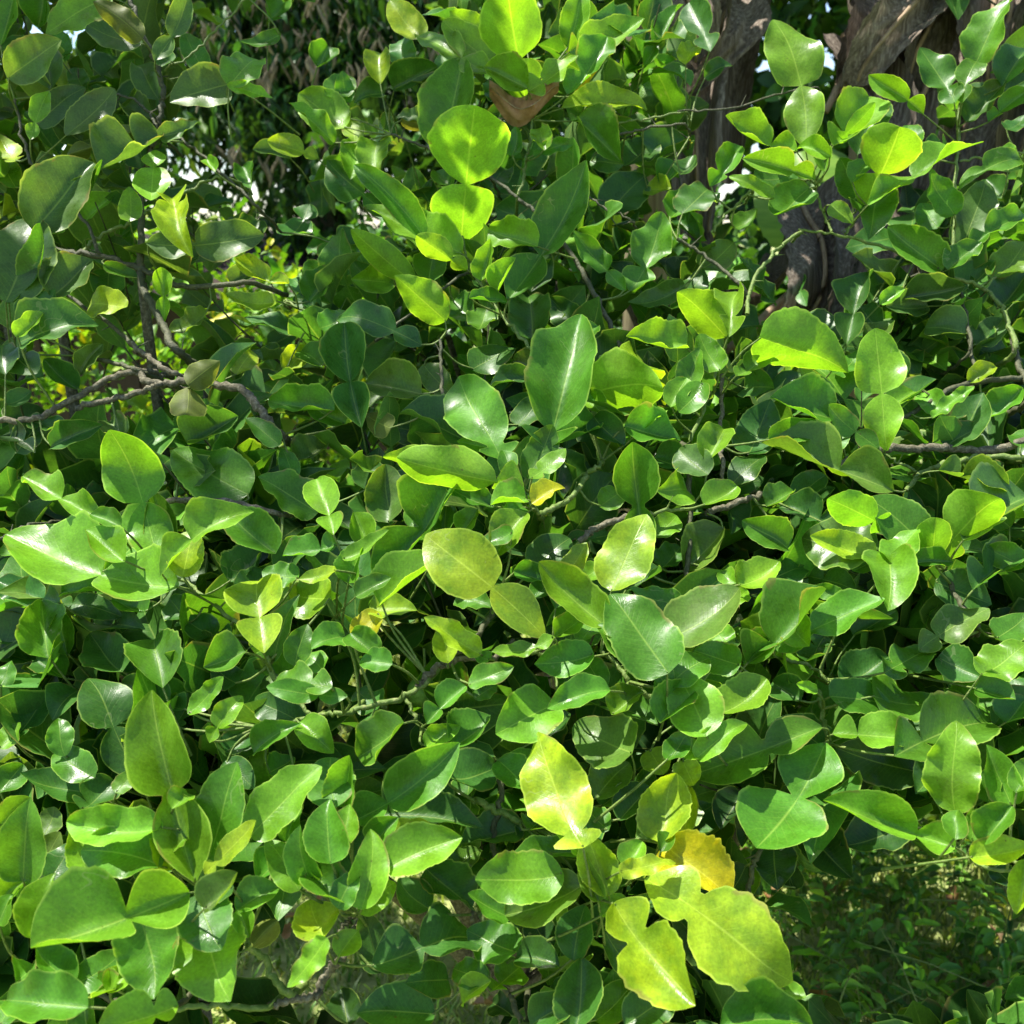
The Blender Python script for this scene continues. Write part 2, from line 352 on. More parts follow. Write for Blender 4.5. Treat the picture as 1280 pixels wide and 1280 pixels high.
# ---------------------------------------------------------------- the leaves one can pick out, tile by tile
# (base x, base y, tip x, tip y, blade width, winged-petiole share of the length, colour[, depth offset m[, tip tilt[, lean]]])
# tile pixels: 1280 of them span `size` photo pixels from (x0, y0)
TILES = [
(0, 0, 430, [
 (0,170,50,-20,110,0,'m'), (165,-60,140,95,90,0,'m',.08), (415,-10,190,130,120,0,'l'), (530,145,360,15,85,0,'u',-.02), (530,165,310,85,95,0,'G',.03),
 (575,225,695,-5,75,.4,'G',-.03), (30,290,212,150,130,0,'o',-.04), (190,335,165,180,105,0,'G',.05), (245,505,418,338,90,0,'G',-.01), (112,520,172,338,62,.35,'l',-.02),
 (140,465,300,325,90,0,'G',.03), (250,575,508,480,90,.3,'u',-.01), (595,495,378,600,125,.34,'G',-.03), (125,860,318,590,195,0,'G',-.06), (100,860,382,622,60,.3,'m',-.05),
 (20,1125,125,828,225,0,'G',-.05), (30,1130,158,850,70,.2,'m',-.07), (190,1105,328,958,135,0,'G',-.05), (70,1185,205,1085,95,0,'d',-.05), (70,1275,338,1190,135,0,'d',-.06),
 (60,1255,152,1162,52,0,'l',-.08), (335,1130,472,1150,105,0,'y',-.02), (578,558,565,752,118,.3,'l',-.04), (482,825,475,692,76,0,'l',-.03), (640,740,688,918,118,.22,'y',-.06,-.2),
 (545,905,955,865,128,.4,'G',-.03), (855,312,640,370,135,0,'G',-.01), (850,322,962,212,112,0,'l',-.02), (845,315,1006,362,46,0,'l',-.03), (1045,128,898,150,46,0,'m',.05),
 (1245,535,1078,400,62,0,'l',.02), (1285,475,1108,345,132,0,'l',.04), (1185,590,1004,530,66,.3,'y',.03), (1085,592,948,562,52,0,'G',.06), (1075,1055,882,958,62,.35,'y',.0),
 (1035,1122,848,1085,62,0,'y',.02), (1150,1125,1245,995,92,0,'m',.04), (1295,1160,1193,1222,84,0,'m',.0), (610,1205,600,1008,62,.5,'l',.02), (385,985,552,1032,42,0,'m',.03),
 (772,1160,628,1232,62,0,'o',.05), (318,822,422,728,62,0,'l',.04), (188,872,247,828,50,0,'l',.05), (592,372,508,230,100,0,'G',.08), (572,442,458,390,82,0,'G',.07),
 (590,512,728,450,58,0,'G',-.03), (1295,280,1218,352,84,0,'m',.05), (300,940,390,1000,70,0,'m',.06), (60,700,10,600,90,0,'m',.08), (60,600,0,480,90,.3,'y',.05),
 (280,250,310,330,70,0,'m',.08), (230,230,200,110,80,.3,'m',.1), (760,260,690,110,80,0,'m',.12), (640,230,560,190,60,0,'d',.0), (450,880,530,830,60,0,'m',.05), (800,640,770,590,45,0,'l',-.02),
 (1180,250,1230,160,90,0,'m',.06), (1000,80,1060,20,80,.3,'m',.1), (900,620,940,700,70,0,'m',.1), (700,920,640,1010,100,0,'G',.07), (1150,760,1060,880,90,.3,'d',.1),
 (960,820,890,900,90,0,'d',.12), (1230,900,1150,1060,100,.35,'m',.06), (120,1060,60,960,100,0,'d',.05), (860,1060,940,1010,60,0,'G',.06)]),
(425, 0, 430, [
 (695,400,618,-30,208,.42,'L',-.04,.05), (595,240,388,68,112,0,'l',-.02), (545,170,418,48,95,0,'l',.03), (565,272,298,128,98,.35,'l',.0,.5), (308,142,186,-14,100,0,'y',.02),
 (850,178,900,-45,92,0,'l',.0), (850,195,1118,58,108,.2,'l',-.01,.35), (848,352,988,138,102,.38,'m',-.02), (700,342,872,204,82,.3,'l',-.03), (700,330,545,240,110,0,'l',-.03),
 (372,565,450,222,168,0,'m',.01), (450,912,500,404,266,.44,'L',-.05,.03), (455,945,112,738,135,.0,'l',.0,.3), (312,885,62,622,92,0,'m',-.02), (475,1005,288,878,84,.3,'L',-.03),
 (278,1055,52,862,98,.0,'L',-.01), (395,1195,213,1030,130,0,'L',-.03), (625,1115,908,642,152,.38,'m',-.04), (735,918,568,858,104,0,'l',-.03,.5), (525,1045,562,898,62,0,'l',-.05),
 (588,1090,655,968,58,0,'l',-.04), (150,315,150,186,86,0,'y',.02), (232,248,220,132,92,0,'d',.05), (198,335,355,248,88,0,'d',.04), (388,332,272,300,58,0,'G',.03),
 (30,385,10,266,64,0,'m',.05), (162,350,58,372,66,0,'d',.04), (345,420,213,428,46,0,'G',.02), (225,445,338,470,50,0,'u',.03), (140,528,140,662,112,0,'l',.03),
 (60,512,40,642,98,0,'l',.04), (40,440,60,522,74,0,'y',.04), (422,292,370,188,84,0,'m',.05), (330,1055,352,930,112,0,'m',.04), (188,1050,58,1042,104,0,'l',.05,.6),
 (305,1285,-5,1160,112,.3,'d',.0), (712,1085,722,918,132,0,'d',.1), (715,1265,700,1088,142,0,'d',.08), (880,1205,790,1115,104,0,'d',.1), (850,1285,955,1158,142,0,'y',.12),
 (880,440,1038,592,112,0,'m',.03), (858,452,992,420,92,0,'d',.05), (828,402,1138,386,72,0,'y',.03), (888,362,958,262,68,0,'g',.06), (1080,1085,1192,802,132,.36,'m',.02),
 (1062,1082,878,878,78,.38,'m',.01), (1050,620,1165,515,110,0,'d',.12), (1000,800,1130,660,140,0,'d',.1), (930,600,1050,610,70,0,'m',.08), (1170,595,1290,510,110,0,'d',.13),
 (1190,690,1262,600,80,0,'m',.1), (1225,810,1290,700,100,0,'m',.04), (718,578,872,528,44,.0,'m',.0), (1285,1062,1082,1122,74,0,'G',.06), (1290,1292,1083,1240,84,0,'l',-.03),
 (848,1292,955,1212,92,0,'m',-.02), (640,582,652,476,58,0,'m',.0), (1128,252,1262,18,62,.3,'m',.08), (560,1100,520,1230,100,.3,'m',.03), (420,1120,500,1190,100,0,'m',.05),
 (560,300,590,380,70,0,'m',.02), (760,560,740,470,70,0,'l',.0), (700,200,650,150,60,0,'m',.04), (480,1110,620,1120,40,0,'m',-.02), (870,880,990,850,110,0,'d',.15), (1030,300,1120,240,80,.3,'m',.12),
 (1140,700,1220,690,70,0,'y',.09), (980,560,940,480,90,0,'m',.11), (300,700,340,760,90,0,'d',.12), (120,890,10,930,110,.3,'d',.08), (560,700,620,620,90,0,'d',.14), (420,700,360,640,80,.3,'m',.05)]),
(850, 0, 430, [
 (466,548,383,52,182,.46,'l',-.04,.1), (570,542,726,318,155,.3,'l',-.01), (568,532,718,386,54,.3,'L',-.03), (435,562,182,438,78,.35,'l',-.03), (502,668,258,588,80,.35,'l',-.04),
 (352,742,193,652,42,0,'l',-.03), (482,700,358,805,122,0,'m',-.02), (562,584,438,543,64,0,'l',-.04,.5), (680,772,812,486,190,.42,'L',-.04,.05), (700,762,1075,478,84,.45,'l',-.05),
 (905,425,712,286,68,.3,'l',-.02), (660,575,742,386,132,0,'d',.05), (662,742,590,598,94,0,'m',.03), (740,738,712,868,152,0,'m',.02,-.4), (975,1005,782,850,114,0,'m',-.01),
 (1022,802,938,636,94,0,'m',-.02), (1050,935,1132,686,124,0,'G',.03), (998,1005,1112,912,78,0,'m',-.03), (1072,922,1292,800,74,.3,'m',-.03), (1160,1035,1292,896,112,0,'l',.03),
 (1022,385,906,164,112,.34,'m',-.03), (1050,382,1112,212,84,.3,'m',-.04), (1098,242,1232,-5,122,0,'m',-.04), (1198,322,1292,182,102,0,'d',-.02), (1063,455,1208,306,88,0,'d',-.01),
 (1148,455,1292,340,64,.3,'m',-.01), (1038,705,1272,578,72,.4,'m',-.03), (620,1285,686,998,124,.42,'d',.02), (740,1228,670,1135,80,0,'d',.05), (705,1140,830,1035,110,0,'d',.06),
 (828,1112,1048,1068,92,0,'G',.01), (922,1140,788,1132,84,0,'G',.03), (1062,1242,918,1222,112,0,'G',.04), (1100,1285,1200,1180,102,0,'G',.04), (1182,1150,1285,1025,120,0,'d',.03),
 (743,1132,832,1078,48,0,'l',.0), (702,1258,788,1182,78,0,'o',.02), (8,795,113,686,112,0,'d',.02), (112,695,220,536,84,.3,'m',.0), (90,290,188,240,56,0,'d',.05),
 (10,1090,80,1005,86,0,'d',.06), (80,1000,200,895,100,0,'o',.05), (0,650,42,572,70,0,'d',.05), (112,192,38,18,112,.3,'d',.04), (382,662,284,660,78,0,'m',.03),
 (200,850,285,785,64,0,'m',.04), (172,1255,-2,1088,132,0,'L',-.04), (180,1255,218,1086,98,.3,'l',-.05,.4), (296,1255,592,1345,205,0,'L',-.06,-.1), (860,562,850,448,88,0,'m',.03),
 (960,850,900,760,90,0,'m',.05), (1180,560,1260,620,80,0,'m',.05), (640,680,700,600,70,0,'m',.0), (560,760,640,830,60,0,'l',-.01), (20,240,60,160,70,0,'y',.06),
 (1000,560,920,590,90,.3,'d',.04), (1200,740,1140,660,80,0,'d',.06), (420,690,380,620,60,0,'m',.0), (1210,480,1280,430,60,0,'d',.05), (540,640,520,560,60,0,'l',-.01), (0,820,60,900,80,0,'d',.07)]),
(0, 425, 430, [
 (597,848,428,366,195,.5,'l',-.05,.15), (664,918,48,705,238,.43,'l',-.05,.25), (388,668,98,515,98,.5,'l',-.06,.3), (465,825,330,695,114,0,'l',-.07), (452,695,345,655,62,0,'m',-.07),
 (598,878,912,635,114,.42,'l',-.06,.1), (678,884,722,702,122,0,'y',-.05), (612,792,572,572,105,0,'m',.0), (1025,795,855,645,134,0,'m',-.01), (925,575,658,432,190,0,'m',.02,.3),
 (700,392,876,286,114,0,'d',.04), (1184,642,976,508,134,0,'m',.01), (1240,725,1188,536,114,.3,'l',-.03), (1252,762,1058,786,78,.3,'m',-.02), (1252,855,1118,888,46,0,'y',-.03),
 (982,1165,950,886,188,.4,'y',-.02,.1), (1232,962,1026,928,152,0,'y',.0,.2), (912,1160,768,1212,112,0,'m',-.04), (228,940,432,952,76,0,'m',.0), (548,1012,418,958,72,0,'m',.01),
 (200,985,430,1020,80,.3,'d',.03), (222,978,-4,898,112,.3,'d',.0), (182,1184,150,988,142,0,'m',.0), (250,1170,225,1010,80,0,'m',.01), (605,1295,572,1116,172,0,'m',.0),
 (455,1235,348,1106,152,0,'d',.03), (1235,1292,1016,1272,112,.35,'m',-.05), (1284,1100,1166,1132,92,0,'m',-.03), (1018,1194,1092,966,88,0,'d',.0), (1098,1214,1142,1064,92,0,'m',-.01),
 (1244,262,998,218,88,0,'m',.0), (1284,312,1145,228,82,0,'m',.02), (1042,392,918,288,72,0,'m',.02), (698,168,812,82,92,0,'u',-.03), (700,175,690,285,120,0,'u',-.02),
 (292,185,172,82,80,0,'d',.03), (62,420,160,300,90,0,'d',.04), (190,400,372,320,80,0,'d',.02), (100,300,240,310,60,.3,'d',.02), (20,240,112,190,60,0,'d',.02), (130,420,20,330,80,.3,'D',.04),
 (880,940,1002,865,104,0,'d',.03), (852,900,970,792,104,0,'d',.04), (1112,882,978,858,86,0,'m',-.01), (0,1130,55,1040,90,0,'d',.04), (1050,870,1130,740,90,0,'d',.03),
 (740,670,815,618,60,0,'d',.05), (0,1290,28,1192,70,0,'m',.0), (240,1260,140,1190,100,0,'d',.04), (700,1060,620,960,110,.3,'d',.03), (860,1100,690,1040,90,.4,'d',.02),
 (520,1240,440,1160,100,0,'d',.05), (780,1150,720,1090,80,0,'o',.03), (880,1280,800,1210,100,0,'d',.04), (560,560,640,440,110,.3,'d',.05), (510,450,560,380,90,0,'d',.06),
 (990,520,940,430,90,0,'m',.05), (1100,450,1210,380,90,0,'o',.05), (1090,520,1050,400,70,0,'m',.04), (1200,1230,1140,1160,80,0,'m',.0), (60,60,140,130,110,.3,'d',.01),
 (20,130,10,10,110,0,'G',.0), (300,130,380,20,60,0,'G',.02), (1200,100,1120,40,90,0,'m',.06), (880,130,940,40,80,0,'y',.08), (1060,120,1150,30,80,0,'y',.08), (450,380,400,290,90,0,'G',.03),
 (1100,1010,1180,930,100,0,'y',.02), (820,600,760,660,90,0,'d',.06), (60,800,0,760,70,0,'l',.05), (420,1100,340,1050,90,0,'d',.05)]),
(425, 425, 430, [
 (80,325,20,-45,152,.45,'d',-.01,.3), (772,405,902,-52,220,.1,'m',-.04,.1), (898,212,1200,168,205,0,'L',-.03,.15), (602,445,466,160,195,.1,'m',-.03), (445,475,162,418,78,0,'L',-.03),
 (684,545,228,440,145,.22,'L',-.07,-.1), (585,402,446,380,58,0,'l',-.02,.5), (642,505,610,412,68,0,'m',-.04), (690,515,785,326,104,0,'m',-.02), (710,515,834,416,64,.3,'l',-.05,.5),
 (713,608,828,545,72,0,'g',-.06), (692,592,566,602,82,0,'l',-.04), (575,622,380,526,72,0,'m',-.02), (684,622,588,652,82,0,'m',-.03), (694,642,588,804,112,0,'l',-.04,-.3),
 (645,712,513,750,62,0,'m',-.05), (128,884,402,496,158,.5,'m',-.01), (390,730,400,604,80,0,'m',.02), (180,680,180,466,134,0,'o',.02), (304,202,98,158,132,0,'o',.02),
 (468,372,236,268,124,0,'d',.01), (765,1110,340,742,205,.45,'y',-.05,.15), (718,854,850,732,114,0,'d',.02), (1008,934,1134,650,174,0,'y',-.04), (1120,845,1090,402,150,.5,'m',-.01),
 (450,725,512,638,72,0,'l',-.01,.4), (148,980,374,828,114,0,'l',-.03), (58,955,184,888,62,0,'m',-.03), (110,770,60,640,90,0,'l',.0), (10,815,158,698,48,0,'l',-.03),
 (30,905,80,762,84,0,'m',-.01), (108,1000,272,990,82,0,'y',.0), (145,1012,50,1100,84,0,'g',.0), (524,1170,336,1028,78,0,'y',-.03), (402,1202,380,1068,84,0,'y',-.01),
 (798,1104,572,1142,52,.3,'l',-.05), (945,1168,735,1205,114,0,'m',-.03), (800,1105,890,1042,80,0,'l',-.03), (645,860,780,905,70,0,'m',-.01), (720,960,785,870,70,0,'m',.0),
 (1062,1112,755,848,134,.2,'l',-.05,.3), (1222,1240,1022,942,218,.0,'m',-.07,.1), (1232,1294,974,1064,132,.2,'m',-.05), (1275,985,1086,925,84,0,'m',-.03), (838,875,912,756,74,0,'y',-.02),
 (908,890,985,822,70,0,'l',.0), (1060,930,1192,862,74,0,'d',.0), (965,620,1070,560,84,0,'l',.02,.4), (1165,740,1252,655,84,0,'l',.02,.4), (1292,560,1193,560,124,0,'l',.0),
 (945,285,1052,395,100,0,'d',.0), (1058,318,1258,372,122,0,'m',-.01), (780,390,942,300,94,.2,'d',.0), (1230,250,1285,150,80,0,'l',-.02,.4), (660,320,752,218,84,0,'d',.03),
 (195,1205,72,1190,82,0,'m',-.04), (40,1090,140,1190,90,0,'m',-.03), (478,1285,638,1218,72,0,'m',-.04), (720,135,560,170,62,0,'d',.03), (490,110,642,10,110,0,'d',.05),
 (310,90,410,200,90,0,'o',.04), (905,210,985,280,80,0,'l',.0), (260,700,350,620,90,0,'m',.02), (100,560,130,460,110,0,'d',.03), (430,960,550,980,80,0,'m',.0), (640,80,760,130,80,0,'o',.05),
 (1130,330,1190,240,80,0,'l',-.01), (1170,440,1290,480,100,0,'d',.02), (380,560,440,490,60,0,'l',-.02), (560,1190,500,1165,50,0,'m',-.02), (190,330,100,280,90,0,'u',.03),
 (1190,850,1270,760,90,0,'d',.05), (900,1120,960,1040,80,0,'m',-.02), (400,940,420,840,60,0,'m',.03), (800,1000,840,900,80,.3,'m',-.01), (920,1200,990,1270,90,0,'m',-.02)]),
(850, 425, 430, [
 (770,412,718,-14,164,.46,'l',-.03,.15), (565,292,346,218,128,0,'m',-.01), (572,202,412,158,64,0,'m',.01), (742,405,562,248,84,.4,'m',-.02), (330,372,524,316,84,0,'m',.0),
 (794,562,326,392,145,.4,'o',.0), (402,778,238,676,104,0,'m',-.01), (218,914,364,828,114,0,'l',-.03), (580,700,382,610,100,.3,'d',.02), (732,802,462,735,172,0,'o',.0),
 (732,792,508,728,84,0,'y',-.02), (784,704,552,588,124,.3,'L',-.04), (905,765,714,592,154,0,'m',-.03), (948,824,1178,580,174,.3,'L',-.04), (940,814,950,674,114,0,'L',-.05),
 (790,834,866,686,114,0,'l',-.05,.2), (798,842,1005,828,64,.3,'m',-.03), (780,798,764,1008,168,0,'l',-.05,-.35), (1052,745,1292,572,195,.3,'G',.0), (963,485,1228,546,78,.3,'o',.0),
 (888,1155,1134,994,124,.3,'o',.0), (250,1205,505,914,154,.3,'m',-.04), (605,955,495,920,54,0,'m',-.03), (348,1155,734,956,134,.36,'m',-.04), (-45,1112,214,946,174,.0,'o',-.05),
 (225,1210,58,1155,114,.0,'m',-.05), (-40,1290,100,1195,110,0,'m',-.05), (340,1110,240,1195,90,0,'m',-.02), (645,1100,802,1010,90,0,'d',.03), (600,1280,770,1165,120,0,'d',.02),
 (1118,1245,1290,1110,134,0,'l',-.02,.3), (960,1180,1122,1255,120,0,'d',.0), (1284,842,1138,778,92,0,'m',.01), (1090,930,1252,795,120,.3,'d',.02), (104,502,-2,406,114,0,'G',-.02),
 (100,452,164,326,104,0,'l',-.03,.4), (88,614,205,552,84,0,'l',-.02,.4), (20,200,70,40,90,0,'m',-.02), (150,114,78,-24,92,0,'l',-.04), (208,134,336,24,74,.3,'l',-.03,.3),
 (85,158,0,265,90,0,'m',-.04), (254,424,334,230,144,0,'d',.02), (190,540,312,442,90,0,'d',.03), (510,430,622,330,90,0,'m',.01), (770,250,866,190,70,0,'l',.02),
 (1145,290,1268,182,84,0,'m',.03), (985,400,1118,325,84,0,'d',.03), (938,292,1088,178,44,0,'l',.0), (1070,160,1172,100,60,0,'y',.02), (1265,400,1300,320,90,0,'m',.02),
 (165,700,25,850,120,0,'o',.03), (950,900,1150,980,130,0,'d',.03), (320,900,470,830,120,0,'d',.04), (480,880,640,920,100,.3,'d',.03), (760,1240,930,1130,120,.3,'m',.0),
 (1180,1110,1290,1020,110,0,'m',.0), (840,140,740,60,90,0,'d',.03), (560,120,660,50,80,.3,'m',.04), (240,180,350,180,100,0,'d',.03), (1040,260,940,310,90,0,'d',.04), (430,580,540,500,80,0,'d',.03),
 (320,620,420,560,70,0,'m',.0), (720,820,640,860,60,0,'m',.0), (540,1100,470,1190,110,.3,'d',.04), (680,450,760,490,80,0,'d',.04), (160,860,200,900,70,0,'l',-.01), (1230,700,1160,640,90,0,'d',.03),
 (190,980,250,930,60,0,'l',-.02), (120,1080,190,1130,90,0,'l',-.02), (400,1040,470,1130,110,0,'l',-.03)]),
(0, 850, 430, [
 (726,748,532,80,205,.46,'l',-.06,.1), (736,752,842,340,165,.3,'m',-.04), (762,724,954,536,74,.2,'y',-.05), (928,584,1170,322,155,0,'l',-.04), (780,234,893,66,72,.3,'l',-.03),
 (606,548,232,524,124,0,'l',-.05,.2), (602,694,316,636,164,0,'m',-.04,.3), (332,714,288,536,124,0,'l',-.03), (642,704,556,598,72,0,'y',-.04), (704,790,146,1015,290,.42,'l',-.08,-.2),
 (515,850,562,1172,205,0,'m',-.05,-.1), (758,928,842,1178,245,0,'l',-.05,-.1), (738,798,800,978,184,0,'d',-.06,-.3), (760,852,884,726,94,0,'o',-.08), (870,770,720,815,90,0,'d',-.05),
 (888,858,924,954,74,0,'l',-.04), (878,864,1034,778,104,0,'m',-.03), (938,992,1030,898,78,0,'u',-.03), (1202,962,1158,818,212,0,'y',-.03,.3), (1216,958,1083,1134,84,0,'l',-.06),
 (1230,684,1215,450,144,0,'m',-.05), (1152,754,1120,550,104,0,'m',-.04), (1112,784,996,596,114,0,'l',-.03,.4), (1158,688,1284,838,134,0,'m',-.04), (1250,474,1230,296,162,0,'m',-.02),
 (1066,604,1120,480,74,0,'m',-.02), (85,750,102,464,154,0,'m',-.04), (-5,544,114,448,84,0,'l',-.02,.4), (188,744,264,596,104,0,'d',-.01), (130,730,215,575,94,0,'o',.0),
 (130,964,182,726,144,0,'l',-.04,.35), (-10,850,84,752,80,0,'l',-.02,.4), (-10,915,40,800,80,0,'m',-.03), (274,1134,136,1006,114,0,'m',-.03), (268,1134,444,1018,104,0,'m',-.03),
 (328,1218,30,1186,154,.0,'m',-.06,.3), (664,1212,376,1292,134,.3,'l',-.06), (-10,1290,55,1190,90,0,'m',-.04), (352,432,86,350,124,0,'d',.02), (524,374,366,-14,178,.5,'d',.02),
 (690,110,480,20,130,.3,'d',.03), (242,284,220,146,88,0,'m',.0), (352,364,214,266,112,0,'m',.01), (40,220,162,60,110,.3,'d',.02), (612,412,530,190,100,.0,'d',.01),
 (-5,420,82,318,100,0,'m',.01), (-5,255,72,162,80,0,'l',.01), (698,124,814,-4,64,0,'l',-.01), (842,270,952,170,90,0,'d',.03), (1130,170,950,70,110,0,'d',.02),
 (945,272,1102,165,84,0,'m',.0), (1112,160,1232,260,104,0,'l',.0), (1292,60,1006,18,78,.35,'m',-.06), (400,1165,480,1078,84,0,'l',-.03,.4), (430,420,496,345,60,0,'l',.0),
 (840,300,940,400,90,0,'d',.02), (640,480,700,420,80,0,'l',-.05), (640,180,700,60,80,.3,'d',.03), (1000,350,1090,290,90,0,'d',.02), (1030,660,960,740,110,0,'m',.0), (560,640,500,560,90,0,'m',.0),
 (300,480,420,380,110,.3,'d',.01), (150,590,200,480,90,0,'o',.02), (1100,420,1010,500,110,.3,'m',.0), (240,800,180,880,80,0,'d',.0), (60,1130,130,1060,90,0,'m',-.01), (700,960,660,880,70,0,'d',-.02),
 (430,1150,350,1130,90,0,'l',-.03), (620,640,690,580,70,0,'l',-.04), (20,80,130,20,110,0,'d',.03), (290,40,200,130,110,0,'d',.03), (700,1060,760,1000,60,0,'o',.02)]),
(425, 850, 430, [
 (906,624,716,208,224,.14,'y',-.06,.05), (912,644,686,446,94,.2,'l',-.04), (832,722,526,738,172,0,'l',-.05,.15), (904,762,630,872,154,0,'o',-.04), (904,642,622,642,74,0,'m',-.03),
 (1002,804,918,586,134,0,'y',-.06), (962,824,908,646,74,0,'o',-.06), (1038,714,1240,656,64,0,'y',-.08), (1188,604,1242,360,164,0,'y',-.03), (985,930,1174,1136,104,0,'d',-.02),
 (634,884,483,798,84,0,'m',-.03), (118,1064,506,926,188,.43,'d',-.01,.1), (150,1090,90,870,110,0,'d',.02), (658,1012,486,936,144,0,'m',-.02), (655,1030,808,1062,104,0,'d',-.01),
 (404,1116,268,1120,118,0,'d',.0), (548,1122,428,1076,98,0,'m',-.02), (562,1120,448,1204,74,0,'l',-.03), (352,1244,78,1228,154,0,'d',.01), (868,1044,912,846,124,0,'d',-.02,.4),
 (880,1294,902,1042,154,0,'d',-.03), (710,1285,872,1180,110,0,'d',-.02), (1060,1285,1252,1145,140,0,'d',-.02), (950,1270,1092,1110,110,0,'m',-.01), (168,708,440,596,154,0,'l',-.05,.3),
 (80,854,122,570,128,0,'l',-.05), (68,864,200,756,84,0,'l',-.04), (-10,850,65,718,90,0,'m',-.05), (-5,624,34,470,104,0,'l',-.04,.3), (198,584,340,538,74,0,'y',-.02),
 (120,620,210,515,84,0,'m',-.02), (148,502,516,552,114,0,'d',.01), (48,524,420,256,154,.3,'m',-.02), (418,254,556,146,124,0,'m',-.02), (378,352,584,318,134,0,'d',.0),
 (238,158,62,284,114,0,'m',-.03), (18,474,42,286,104,0,'m',-.03), (322,164,464,36,84,.35,'m',-.03), (318,250,440,175,70,0,'l',-.02), (804,88,596,194,174,0,'l',-.03),
 (1005,38,784,96,94,.0,'m',-.06), (1088,272,884,166,194,0,'o',-.01), (588,298,696,408,114,0,'m',-.01), (735,220,850,125,90,0,'d',.02), (950,444,1074,306,124,0,'o',.01),
 (1038,524,1156,394,114,0,'d',.0), (970,470,1065,365,80,0,'d',.02), (684,558,456,592,114,0,'d',.01), (420,720,522,630,90,0,'o',.03), (334,854,226,738,114,0,'d',.01),
 (320,700,476,850,130,0,'d',.02), (970,880,1062,815,74,0,'l',-.05), (-5,1030,62,935,90,0,'l',-.03), (1050,690,1122,602,80,0,'l',-.06), (1010,130,1122,35,90,0,'l',-.03),
 (1190,160,1285,20,120,0,'m',-.05), (1215,300,1290,200,80,0,'m',-.05), (560,1160,680,1060,100,.3,'m',.0), (700,560,800,470,110,.3,'m',.0), (790,620,680,520,110,.3,'d',.0),
 (640,330,720,260,80,0,'m',.01), (500,280,470,420,110,.3,'d',.03), (640,1250,560,1200,90,0,'D',.05), (720,900,780,1020,110,0,'D',.05), (1100,1060,1170,1140,70,0,'m',-.02), (1000,560,920,480,90,0,'m',.0),
 (1190,640,1240,580,60,0,'m',-.04), (60,40,140,110,110,.3,'d',.04), (1150,260,1200,340,100,0,'y',.0), (500,70,580,20,60,0,'m',.0), (30,1290,10,1160,110,0,'D',.05), (1180,420,1090,370,90,0,'d',.03)]),
(850, 850, 430, [
 (540,235,296,606,265,.44,'m',-.04,-.2), (528,176,66,334,175,.46,'m',-.02,-.1), (1022,622,586,420,124,.26,'l',-.05,.1), (1025,494,1036,172,174,0,'l',-.05), (1024,594,1024,482,78,0,'m',-.06),
 (1088,600,1090,480,58,0,'m',-.05), (1128,614,1230,474,104,0,'m',-.06), (1232,464,1164,254,114,0,'m',-.04), (1250,420,1300,300,90,0,'m',-.04), (1150,460,1160,330,80,0,'m',-.02),
 (1078,660,1296,618,94,0,'y',-.06), (1290,668,1260,864,84,0,'y',-.04,-.2), (798,284,1146,146,204,.3,'m',-.01,.2), (718,60,985,62,144,0,'m',.0), (568,200,862,222,114,.3,'l',-.02),
 (556,60,785,92,114,0,'m',-.01), (884,342,598,256,154,0,'D',.03), (450,80,340,10,100,0,'d',.02), (512,45,438,15,36,0,'l',-.03), (148,124,316,-5,124,0,'l',-.05,.4),
 (97,210,-5,-10,184,0,'l',-.06), (58,292,234,156,84,0,'l',-.06), (0,250,112,290,70,0,'l',-.05), (10,300,50,392,90,0,'y',-.03), (40,395,20,562,80,0,'y',-.02),
 (834,536,606,614,144,0,'D',.02), (478,576,634,734,154,0,'D',.03), (350,612,362,758,164,0,'D',.02), (1095,30,1242,70,94,0,'m',-.01), (245,690,155,800,94,0,'D',.03),
 (383,1148,466,1180,64,0,'l',-.03), (148,1294,486,1284,134,0,'m',-.05,.2), (230,420,150,540,110,0,'D',.04), (300,480,240,620,90,0,'D',.05), (960,330,880,420,120,0,'d',.03),
 (1210,160,1290,60,110,0,'d',.02), (680,120,620,180,90,0,'d',.02), (1110,110,1000,30,110,0,'m',.02), (430,780,390,660,80,0,'D',.04), (1170,700,1230,760,90,0,'D',.06)]),
(640, 950, 380, [
 (560,500,1156,936,305,.33,'y',-.07,-.1), (430,600,744,1016,255,.34,'y',-.09,-.15), (640,350,908,575,215,.0,'g',-.04,-.1)]),
]
PICKED = {}; BASES = []
rngL = random.Random(11)
